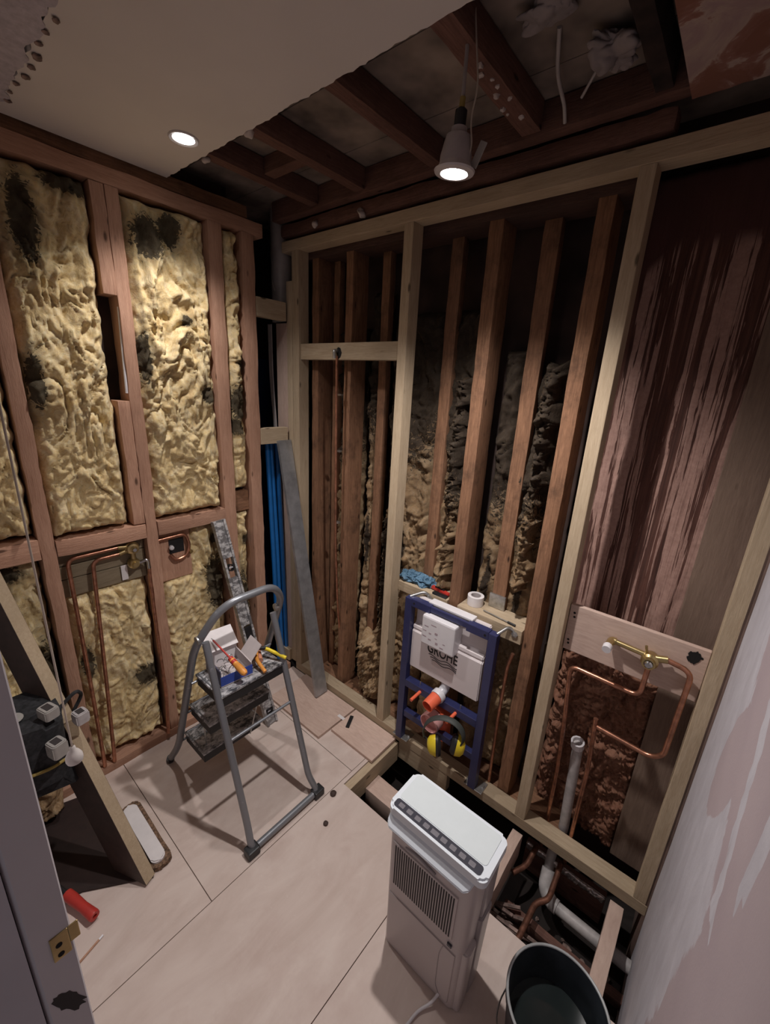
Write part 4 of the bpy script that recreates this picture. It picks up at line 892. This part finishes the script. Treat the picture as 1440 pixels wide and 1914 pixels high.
def tool_box():
    r = thing('fixings_box', (0.47, -0.68, 0.603), 'open white and blue card box of metal fixings on the top tread', 'box')
    M = Matrix.Translation((0.480, -0.672, 0.603)) @ Matrix.Rotation(math.radians(-6), 4, 'Z')
    def part(name, bm, mat, par=r, **k): xf(bm, M); return obj(name, bm, mat, par, **k)
    part('base', B(-0.070, 0.070, -0.062, 0.062, 0, 0.004), GREYC)
    part('side', B(0.067, 0.070, -0.062, 0.062, 0.004, 0.042), BLUEC, label='blue side')
    part('side', B(-0.070, -0.066, -0.062, 0.062, 0.004, 0.075), WHITEC, label='white side')
    part('side', B(-0.066, 0.066, -0.062, -0.058, 0.004, 0.065), NAVY, label='dark side')
    part('side', B(-0.066, 0.066, 0.058, 0.062, 0.004, 0.050), GREYC, label='grey side')
    bm = B(-0.045, 0.04, -0.065, 0.065, -0.0008, 0.0008); xf(bm, Matrix.Translation((-0.085, 0.0, 0.098)) @ Matrix.Rotation(math.radians(38), 4, 'Y')); part('flap', bm, WHITEC, label='white lid flap')
    bm = B(-0.045, 0.045, -0.04, 0.04, -0.0008, 0.0008); xf(bm, Matrix.Translation((0.01, 0.085, 0.068)) @ Matrix.Rotation(math.radians(50), 4, 'X')); part('flap', bm, GREYC, label='grey lid flap')
    for k in range(16):
        a = random.uniform(0, 3.14); x = random.uniform(-0.04, 0.05); y = random.uniform(-0.04, 0.035); z = 0.012 + 0.0022 * k
        bm = bmesh.new(); u = Vector((math.cos(a), math.sin(a), 0.2)) * 0.013
        tube(bm, smooth_path([Vector((x, y, z)) - u, Vector((x, y, z + 0.010)) - u * 0.6, Vector((x, y, z + 0.010)) + u * 0.6, Vector((x, y, z)) + u], 0.004, 3), 0.0016, 6)
        xf(bm, M); obj('wire_clip', bm, STEEL, None, 'bent steel clip in the open card box on the top tread', 'clip', 'steel clips in the card box', smooth=True)
tool_box()
def screwdriver():
    r = thing('insulated_screwdriver', (0.52, -0.68, 0.66), 'red shafted screwdriver with an orange and red handle lying in the card box', 'screwdriver')
    a = Vector((0.405, -0.690, 0.715)); b = Vector((0.505, -0.678, 0.678)); c = Vector((0.590, -0.668, 0.648))
    obj('shaft', TB([a, b], 0.0035, seg=10), RED, r, smooth=True)
    obj('tip', TB([a + (a - b).normalized() * 0.012, a], [0.0015, 0.0025], seg=8), STEEL, r)
    obj('handle', TB([b, b.lerp(c, .12), b.lerp(c, .25), b.lerp(c, .6), b.lerp(c, .9), c], [0.006, 0.012, 0.010, 0.0135, 0.013, 0.008], seg=14), ORANGE, r, smooth=True)
    obj('grip_collar', TB([b.lerp(c, -.02), b.lerp(c, .30)], [0.0105, 0.0118], seg=14), RED, r, label='red collar', smooth=True)
screwdriver()
def pliers():
    r = thing('pliers', (0.55, -0.54, 0.605), 'pliers with yellow and black handles resting on the top tread', 'pliers')
    J = Vector((0.478, -0.548, 0.645))
    obj('jaws', TB([J + Vector((-0.035, -0.03, 0.01)), J], [0.003, 0.010], seg=8), STEEL, r, smooth=True)
    obj('pivot', lathe(bmesh.new(), [(0.010, -0.006), (0.010, 0.006), (0, 0.006)], J, (0, 0, 1), 14, True), BLACK, r)
    obj('handle', TB([J, J + Vector((0.030, 0.025, 0.0)), (0.590, -0.486, 0.622)], 0.0075, 0.02, 12), YELLOW, r, label='yellow handle', smooth=True)
    obj('handle', TB([J, J + Vector((0.05, -0.035, -0.01)), (0.590, -0.585, 0.611)], 0.0075, 0.02, 12), ORANGE, r, label='orange handle', smooth=True)
    obj('handle_band', TB([J + Vector((0.004, 0.003, 0.0)), J + Vector((0.030, 0.025, 0.0))], 0.0083, seg=12), BLACK, r, label='black grip band', smooth=True)
pliers()
obj('glue_tube', TB([(0.440, -0.520, 0.613), (0.520, -0.560, 0.613)], [0.010, 0.011], seg=14), plain('terracotta_plastic', (0.55, 0.24, 0.15), 0.5), None, 'terracotta coloured tube lying under the pliers', 'tube', smooth=True)

def level():
    r = thing('spirit_level', (0.279, -0.355, 0), 'plaster-splashed aluminium spirit level leaning on the insulated wall behind the step ladder', 'spirit level')
    # built along local z then laid between foot and head
    foot = Vector((0.283, -0.357, 0.004)); head = Vector((0.016, -0.432, 1.052))
    d = (head - foot); L = d.length; d.normalize(); s = (Vector((0, 1, 0)) - d * d.y).normalized(); n = s.cross(d)
    M = Matrix((s, n, d)).transposed().to_4x4(); M.translation = foot
    w, th = 0.025, 0.010
    segs = [(0.0, 0.05), (0.085, 0.46), (0.55, 0.80), (0.90, L)]
    bm = bmesh.new()
    for s0 in (-1, 1): bx(bm, s0 * w - 0.0055, s0 * w + 0.0055, -th - 0.004, th + 0.004, 0, L, 0.001)
    for a, b in segs: bx(bm, -w + 0.006, w - 0.006, -th + 0.003, th - 0.003, a, b)
    xf(bm, M); b0 = obj('body', bm, LEVELM, r)
    for z in (0.068, 0.85):
        bm = bmesh.new(); lathe(bm, [(0.013, -0.012), (0.017, -0.012), (0.017, 0.012), (0.013, 0.012), (0.013, -0.012)], (0, 0, z), (0, 1, 0), 24); xf(bm, M); v = obj('vial_ring', bm, BLACK, r, smooth=True)
        bm = bmesh.new(); tube(bm, [(-0.012, 0, z), (0.012, 0, z)], 0.005, 12); xf(bm, M); obj('vial', bm, MILKY, v, smooth=True)
    bm = bmesh.new(); bx(bm, -0.020, 0.020, -0.006, 0.006, 0.47, 0.54, 0.002); xf(bm, M); obj('grip', bm, BLACK, r)
level()
def channel():
    foot = Vector((0.326, -0.058, 0.016)); head = Vector((0.010, -0.045, 1.40)); d = head - foot; L = d.length; d.normalize()
    s = (Vector((0, 1, 0)) - d * d.y).normalized(); n = s.cross(d); M = Matrix((s, n, d)).transposed().to_4x4(); M.translation = foot
    bm = bmesh.new(); P = [(-0.040, -0.008), (-0.034, -0.010), (-0.012, -0.010), (-0.008, -0.005), (0.008, -0.005), (0.012, -0.010), (0.034, -0.010), (0.040, -0.008), (0.040, 0.008), (-0.040, 0.008)]
    prism(bm, P, 0.006, L); xf(bm, M)
    obj('straight_edge', bm, ALU, None, 'long grey aluminium plastering straight edge leaning in the corner', 'straight edge')
channel()

# ================================================================== DEHUMIDIFIER
def dehumidifier():
    r = thing('dehumidifier', (1.415, -0.57, 0), 'white dehumidifier with shade in its body colour and a dark control strip standing by the floor hole', 'dehumidifier')
    x0, x1, yf, yb = 1.276, 1.535, -0.640, -0.505
    def tp(bm):
        for v in bm.verts:
            q = v.co.z / 0.548; fx = (v.co.x - x0) / (x1 - x0)
            v.co.x += q * (0.005 + 0.010 * max(0, min(1, fx))); v.co.y -= q * 0.020 * max(0, min(1, (-v.co.y - 0.515) / 0.12)) - 0.004
        return bm
    bm = bmesh.new(); rbox(bm, x0, x1, yf, yb, 0.004, 0.556, 0.022, 6); tp(bm)
    body = obj('body', bm, BODY_SHADE, r, smooth=True)
    bm = bmesh.new(); rbox(bm, x0 + 0.014, x1 - 0.02, yf - 0.0035, yf + 0.02, 0.025, 0.250, 0.003, 2); tp(bm); obj('lower_panel', bm, BODY_SHADE, r)
    # side tank columns at the right rear
    for ya, yb2 in ((-0.632, -0.585), (-0.580, -0.520)):
        bm = bmesh.new(); rbox(bm, x1 - 0.02, x1 + 0.012, ya, yb2, 0.004, 0.27 if ya < -0.6 else 0.34, 0.010, 4, bev=0.004); tp(bm); obj('water_tank', bm, TANKG if ya > -0.6 else BODY_SHADE, r, smooth=True)
    bm = bmesh.new(); rbox(bm, x1 - 0.005, x1 + 0.006, -0.575, -0.515, 0.345, 0.54, 0.004, 3); tp(bm); obj('side_panel', bm, TANKG, r, label='smoky side panel', smooth=True)
    # grille
    gr = obj('grille', tp(B(x0 + 0.018, x0 + 0.222, yf - 0.004, yf + 0.002, 0.300, 0.474, 0.002)), BODY_SHADE, r)
    bm = bmesh.new()
    for k in range(26):
        x = x0 + 0.028 + 0.0073 * k; bx(bm, x, x + 0.0040, yf - 0.0046, yf - 0.003, 0.307, 0.467)
    tp(bm)
    obj('slots', bm, SLOT, gr, label='dark vertical slots')
    # fascia band
    bm = bmesh.new(); P = [(x0 + 0.001, -0.642), (x0 + 0.004, -0.664), (x0 + 0.014, -0.673), (x1 - 0.010, -0.673), (x1 + 0.002, -0.666), (x1 + 0.012, -0.642)]
    prism(bm, P, 0.531, 0.537)
    for v in bm.verts: v.co.z += (v.co.y + 0.673) * 1.15
    bmesh.ops.bevel(bm, geom=[e for e in bm.edges], offset=0.002, segments=2, affect='EDGES')
    obj('fascia', bm, TOPW, r, label='cool white front band', smooth=True)
    # top cap
    bm = bmesh.new(); rbox(bm, x0 - 0.004, x1 + 0.034, -0.658, -0.518, 0.566, 0.592, 0.020, 7, bev=0.006); cap = obj('top_cap', bm, TOPW, r, label='white top rim', smooth=True)
    bm = bmesh.new(); rbox(bm, x0 + 0.008, x1 + 0.018, -0.621, -0.527, 0.5915, 0.5935, 0.010, 5); obj('lid', bm, plain('pale_mint_lid', (0.66, 0.72, 0.74), 0.25, 0, 0.01), cap, smooth=True)
    bm = bmesh.new(); rbox(bm, x0 + 0.008, x1 + 0.016, -0.650, -0.624, 0.5915, 0.5932, 0.008, 5); cp = obj('control_panel', bm, PANEL, cap, label='charcoal control strip', smooth=True)
    for k in range(9):
        x = x0 + 0.030 + 0.0272 * k
        if k == 4: b = B(x - 0.011, x + 0.011, -0.644, -0.631, 0.5932, 0.5938)
        else:
            b = bmesh.new(); rbox(b, x - 0.0085, x + 0.0085, -0.644, -0.631, 0.5932, 0.5937, 0.002, 2); rbox(b, x - 0.003, x + 0.003, -0.640, -0.635, 0.5937, 0.5941, 0.001, 2)
        bt = obj('button', b, GREYB, cap)
    obj('handle_recess', tp(TB([(1.335, yf - 0.0, 0.486), (1.375, yf - 0.003, 0.498), (1.43, yf - 0.003, 0.486)], 0.0035, 0.03, 8)), TANKG, r)
    obj('tank_window', tp(TB([(1.478, yf - 0.004, 0.248), (1.470, yf - 0.004, 0.21), (1.472, yf - 0.004, 0.06), (1.486, yf - 0.004, 0.03)], 0.0012, 0.02, 6)), TANKG, r)
    obj('latch', tp(B(1.488, 1.502, yf - 0.006, yf, 0.270, 0.281, 0.002)), PANEL, r)
    for x in (x0 + 0.03, x1 - 0.03): obj('castor', TB([(x - 0.012, yf + 0.03, 0.006), (x + 0.012, yf + 0.03, 0.006)], 0.006, seg=10), BLACK, r)
    obj('power_cord', TB([(1.488, yf, 0.030), (1.480, -0.665, 0.014), (1.458, -0.70, 0.006), (1.446, -0.78, 0.005), (1.50, -0.95, 0.005), (1.62, -1.2, 0.005)], 0.0042, 0.04, 10), WHITEP, r, label='white power cord', smooth=True)
dehumidifier()

# ================================================================== BUCKET
def bucket():
    c = (1.762, -0.578); r = thing('bucket', (c[0], c[1], 0), 'black builders bucket with a grey rim holding dark dirty water', 'bucket')
    R = 0.118; H = 0.285
    o = lathe(bmesh.new(), [(0, 0.001), (0.088, 0.001), (0.092, 0.006), (R - 0.004, H - 0.03), (R, H - 0.028), (R, H - 0.012), (R - 0.002, H - 0.010), (R + 0.001, H), (R - 0.004, H), (R - 0.007, H - 0.01), (0.088, 0.012), (0, 0.012)], (c[0], c[1], 0), (0, 0, 1), 56)
    obj('shell', o, BUCK, r, smooth=True)
    pts = [(c[0] + (R - 0.001) * math.cos(a), c[1] + (R - 0.001) * math.sin(a), H + 0.001) for a in [2 * math.pi * k / 56 for k in range(57)]]
    obj('rim', tube(bmesh.new(), pts, 0.0035, 8, False), BUCKR, r, label='pale grey rim', smooth=True)
    obj('water', lathe(bmesh.new(), [(0, 0.175), (0.1055, 0.175), (0.1055, 0.170), (0, 0.170)], (c[0], c[1], 0), (0, 0, 1), 48), WATER, r, label='dark dirty water')
    pts = [(c[0] + (R + 0.006) * math.cos(a), c[1] + (R + 0.004) * math.sin(a), H - 0.03 - 0.13 * math.sin((a - math.radians(100)) / math.radians(170) * math.pi) ) for a in [math.radians(100 + 170 * k / 24) for k in range(25)]]
    obj('wire_handle', tube(bmesh.new(), pts, 0.002, 8), STEEL, r, smooth=True)
bucket()

# ================================================================== LEFT FOREGROUND
def leaning_board():
    A = Vector((0.568, -1.040, 0.0)); Bp = Vector((0.006, -1.200, 1.045)); d = (Bp - A).normalized()
    nn = Vector((0.38, -0.92, 0.05)); nn = (nn - d * nn.dot(d)).normalized()
    wide = nn.cross(d).normalized()
    if wide.z > 0: wide = -wide
    W = 0.125; T = 0.040
    bm = bmesh.new()
    c0 = A + wide * W / 2 + nn * T / 2; c1 = Bp + wide * W / 2 + nn * T / 2
    hull_box(bm, c0, c1, W, T, wide)
    for v in bm.verts:
        if v.co.z < 0.35: v.co += d * ((0.0095 - v.co.z) / d.z)
        else: v.co += d * ((0.006 - v.co.x) / d.x)
    bmesh.ops.bevel(bm, geom=bm.edges[:], offset=0.001, segments=1, affect='EDGES')
    bmesh.ops.recalc_face_normals(bm, faces=bm.faces[:])
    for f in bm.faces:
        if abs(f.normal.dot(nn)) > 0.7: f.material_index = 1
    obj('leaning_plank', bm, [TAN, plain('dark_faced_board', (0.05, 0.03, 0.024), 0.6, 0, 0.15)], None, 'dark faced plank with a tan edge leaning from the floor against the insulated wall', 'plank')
leaning_board()
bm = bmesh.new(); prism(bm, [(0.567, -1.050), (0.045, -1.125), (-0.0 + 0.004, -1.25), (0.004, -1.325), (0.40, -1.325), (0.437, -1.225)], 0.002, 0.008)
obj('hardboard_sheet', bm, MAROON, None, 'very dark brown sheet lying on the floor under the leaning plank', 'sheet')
def tool_bag():
    r = thing('tool_bag', (0.25, -1.21, 0.26), 'black tool bag hooked over the leaning plank with tools poking out', 'tool bag')
    bm = bmesh.new(); rbox(bm, 0.13, 0.35, -1.325, -1.165, 0.42, 0.64, 0.05, 6, bev=0.02)
    for v in bm.verts: v.co += noise.noise_vector(v.co * 14) * 0.016
    obj('bag_body', bm, FABRIC, r, smooth=True)
    bm = bmesh.new(); rbox(bm, 0.15, 0.33, -1.335, -1.15, 0.37, 0.45, 0.04, 6, bev=0.02)
    bmesh.ops.subdivide_edges(bm, edges=bm.edges[:], cuts=2)
    for v in bm.verts: v.co += noise.noise_vector(v.co * 20) * 0.022
    obj('bag_pocket', bm, FABRIC, r, smooth=True)
    obj('strap', TB([(0.30, -1.19, 0.62), (0.27, -1.11, 0.66), (0.22, -1.085, 0.60), (0.22, -1.15, 0.50)], 0.006, 0.03, 8), FABRIC, r, smooth=True)
    obj('yellow_trim', TB([(0.345, -1.30, 0.485), (0.36, -1.22, 0.482), (0.345, -1.165, 0.482)], 0.005, 0.02, 8), plain('dull_yellow_trim', (0.28, 0.20, 0.05), 0.7), r, label='dull yellow trim', smooth=True)
    obj('zip_label', lathe(bmesh.new(), [(0, 0), (0.028, 0), (0.026, 0.003), (0, 0.003)], (0.26, -1.275, 0.645), (0, 0, 1), 20), GREYPL, r, label='pale oval label', smooth=True)
tool_bag()
def battery(name, c, s, label, mat, rot=0):
    r = thing(name, c, label, 'battery pack')
    M = Matrix.Translation(c) @ Matrix.Rotation(rot, 4, 'Z')
    w, dd, h = s
    bm = bmesh.new(); rbox(bm, -w / 2, w / 2, -dd / 2, dd / 2, 0, h, min(w, dd) * 0.22, 4, bev=0.003); xf(bm, M); obj('casing', bm, mat, r, smooth=True)
    bm = bmesh.new(); bx(bm, -w * 0.32, w * 0.32, -dd * 0.25, dd * 0.25, h, h + 0.0012); xf(bm, M); obj('socket', bm, SLOT, r, label='dark socket')
    bm = bmesh.new()
    for k in range(6): bx(bm, -w / 2 + w * (0.14 + 0.14 * k), -w / 2 + w * (0.20 + 0.14 * k), -dd / 2 - 0.001, dd / 2 + 0.001, h * 0.1, h * 0.8)
    xf(bm, M); obj('ribs', bm, mat, r)
battery('battery_pack', (0.315, -1.195, 0.640), (0.052, 0.040, 0.034), 'light grey battery pack on top of the black tool bag', GREYPL, 0.3)
battery('battery_pack', (0.375, -1.200, 0.535), (0.046, 0.042, 0.050), 'ribbed grey battery pack clipped to the front of the black tool bag', GREYPL, 0.3)
battery('fixings_case', (0.325, -1.120, 0.575), (0.040, 0.038, 0.040), 'clear plastic case wedged between tool bag and leaning plank', LENSC, 0.2)
relief('insulation_scrap', 'x', 0.05, -1.33, -1.17, 0.009, 0.34, 0.04, BWOOL, 'scrap of brown insulation slumped on the floor beneath the tool bag', 'insulation', seed=111, cell=0.006, fine=0.3)
def pull_cord():
    p = Vector((1.779, -1.362, 1.7)) + Vector((-1.044, 0.147, -0.889)) * 0.62   # knob centre in the room
    r = thing('light_pull_cord', (p.x, p.y, 2.366), 'off-white pull cord with a rounded knob hanging from the ceiling by the doorway', 'pull cord')
    obj('cord', TB([(p.x, p.y, 2.365), (p.x, p.y, p.z + 0.012)], 0.0013, seg=8), CORD, r)
    obj('knob', lathe(bmesh.new(), [(0.002, 0.016), (0.0038, 0.014), (0.0042, 0.009), (0.0075, 0.005), (0.0108, -0.002), (0.0112, -0.008), (0.0100, -0.012), (0.006, -0.0125), (0, -0.0125)], p, (0, 0, 1), 28), KNOB, r, smooth=True)
    obj('ceiling_rose', lathe(bmesh.new(), [(0, 0), (0.03, 0), (0.028, -0.018), (0, -0.02)], (p.x, p.y, 2.366), (0, 0, 1), 24), WHITEP, r, smooth=True)
pull_cord()
def broom():
    r = thing('broom_head', (0.40, -1.0, 0), 'white broom head with brown bristles lying on the floor behind the leaning plank', 'broom head')
    bm = bmesh.new(); rbox(bm, 0.250, 0.545, -1.040, -0.992, 0.018, 0.032, 0.022, 6, bev=0.004); obj('stock', bm, WHITEC, r, smooth=True)
    bm = bmesh.new(); rbox(bm, 0.235, 0.560, -1.045, -0.976, 0.001, 0.020, 0.026, 8)
    bmesh.ops.subdivide_edges(bm, edges=[e for e in bm.edges], cuts=3)
    for v in bm.verts: v.co += Vector((noise.noise(v.co * 140), noise.noise(v.co * 140 + Vector((9, 0, 0))), 0)) * 0.004
    obj('bristles', bm, BRISTLE, r)
broom()
def red_grip():
    r = thing('hand_tool', (0.50, -1.235, 0.03), 'red rubber hammer grip with a hollow end lying near the doorway', 'handle')
    a = Vector((0.425, -1.262, 0.026)); b = Vector((0.560, -1.222, 0.026))
    obj('grip', lathe(bmesh.new(), [(0.016, 0), (0.0165, 0.03), (0.014, 0.08), (0.0165, 0.135), (0.015, 0.140), (0.007, 0.140), (0.006, 0.12), (0, 0.12)], a, b - a, 20, True), RED, r, smooth=True)
    obj('shank', TB([a + (a - b).normalized() * 0.12, a], 0.008, seg=12), BLACK, r, smooth=True)
red_grip()
def nail():
    r = thing('wood_sliver', (0.62, -1.25, 0), 'thin wooden sliver with a white tip on the floor near the doorway', 'sliver')
    obj('stick', TB([(0.640, -1.296, 0.004), (0.620, -1.232, 0.004)], 0.003, seg=8), OLD['y'], r)
    obj('tip', TB([(0.620, -1.232, 0.004), (0.616, -1.220, 0.004)], 0.0034, seg=8), WHITEP, r, label='white tip')
nail()

# ================================================================== LAMPS AND CABLES
def downlight():
    r = thing('recessed_downlight', LAMP1, 'lit recessed round downlight in the white ceiling board', 'downlight')
    obj('bezel', lathe(bmesh.new(), [(0.030, 0.0), (0.042, 0.0), (0.042, -0.003), (0.040, -0.005), (0.031, -0.003), (0.030, 0.0)], (LAMP1[0], LAMP1[1], 2.3698), (0, 0, 1), 40), LAMPW, r, smooth=True)
    obj('lens', lathe(bmesh.new(), [(0, -0.002), (0.030, -0.002), (0.030, 0.0), (0, 0.0)], (LAMP1[0], LAMP1[1], 2.3690), (0, 0, 1), 32), GLOW, r, label='glowing lens')
downlight()
def hanging_lamp():
    L = Vector(LAMP2); r = thing('hanging_lamp', L, 'lit downlight fitting dangling on its cable from the open ceiling', 'lamp')
    ax = Vector((0.06, -0.02, 1)).normalized(); o = L
    obj('bezel', lathe(bmesh.new(), [(0.030, 0.0), (0.031, -0.004), (0.044, -0.002), (0.046, 0.002), (0.040, 0.004), (0.033, 0.02), (0.030, 0.005), (0.030, 0.0)], o, ax, 40), LAMPW, r, smooth=True)
    obj('housing', lathe(bmesh.new(), [(0.036, 0.004), (0.035, 0.03), (0.027, 0.065), (0.018, 0.070), (0.017, 0.080), (0, 0.082)], o, ax, 32), plain('lamp_housing', (0.42, 0.38, 0.38), 0.4), r, smooth=True)
    obj('lens', lathe(bmesh.new(), [(0, 0.0), (0.0295, 0.0), (0.0295, 0.003), (0, 0.003)], o, ax, 32), GLOW, r, label='glowing lens')
    t = o + ax * 0.08
    obj('lampholder', lathe(bmesh.new(), [(0.012, 0), (0.013, 0.004), (0.013, 0.030), (0.008, 0.034), (0, 0.034)], t, ax, 20, True), BLACK, r, label='dark lampholder', smooth=True)
    obj('sleeve', lathe(bmesh.new(), [(0.0065, 0), (0.006, 0.02), (0, 0.02)], t + ax * 0.033, ax, 12), plain('yellow_sleeve', (0.35, 0.26, 0.07), 0.5), r, smooth=True)
    bm = bmesh.new(); bx(bm, -0.009, 0.009, -0.0015, 0.0015, 0, 0.048, 0.001); xf(bm, Matrix.Translation(o + Vector((0.040, 0.012, 0.004))) @ Matrix.Rotation(math.radians(28), 4, 'Y')); obj('spring_clip', bm, GREYPL, r)
    s = t + ax * 0.05
    obj('supply_cable', TB([s, s + Vector((0.0, 0.0, 0.10)), Vector((s.x - 0.006, s.y - 0.006, 2.454))], 0.0042, 0.05, 10), CABLE, r, smooth=True)
    obj('earth_wire', TB([o + Vector((0.030, 0.0, 0.012)), o + Vector((0.040, 0, 0.04)), o + Vector((0.030, 0, 0.09)), o + Vector((0.042, 0, 0.14)), Vector((s.x + 0.012, s.y - 0.006, 2.454))], 0.0018, 0.03, 8), CORD, r, smooth=True)
hanging_lamp()
obj('electric_cable', TB([(1.245, -0.044, 2.385), (1.248, -0.07, 2.41), (1.255, -0.16, 2.43), (1.29, -0.26, 2.453)], 0.0048, 0.04, 10), CABLE, None, 'thick grey cable arching down in the bay right of the hanging lamp', 'cable', smooth=True)
obj('electric_cable', TB([(1.285, -0.06, 2.42), (1.318, -0.09, 2.44), (1.345, -0.12, 2.45)], 0.0035, 0.03, 10), CABLE, None, 'short thin cable behind the crumpled paper in the ceiling bay', 'cable', smooth=True)
def wad(name, c, s, label, seed):
    bm = bmesh.new(); bmesh.ops.create_icosphere(bm, subdivisions=5, radius=1)
    for v in bm.verts:
        q = v.co.copy(); k = 0.8 + 0.7 * noise.noise(q * 1.2 + Vector((seed, 0, 0))) + 0.25 * abs(noise.noise(q * 2.2 + Vector((seed, 3, 0)))) * 2
        v.co = Vector((q.x * s[0] * k, q.y * s[1] * k, q.z * s[2] * k))
    xf(bm, Matrix.Translation(c)); obj(name, bm, RAG, None, label, 'paper', smooth=True)
wad('crumpled_paper', (1.385, -0.17, 2.425), (0.050, 0.06, 0.030), 'crumpled grey-white paper stuffed in the ceiling bay beside the blackened joist', 3)
wad('insulation_tuft', (1.290, -0.33, 2.440), (0.05, 0.04, 0.014), 'pale fluffy tuft at the very top of the open ceiling bay', 8)
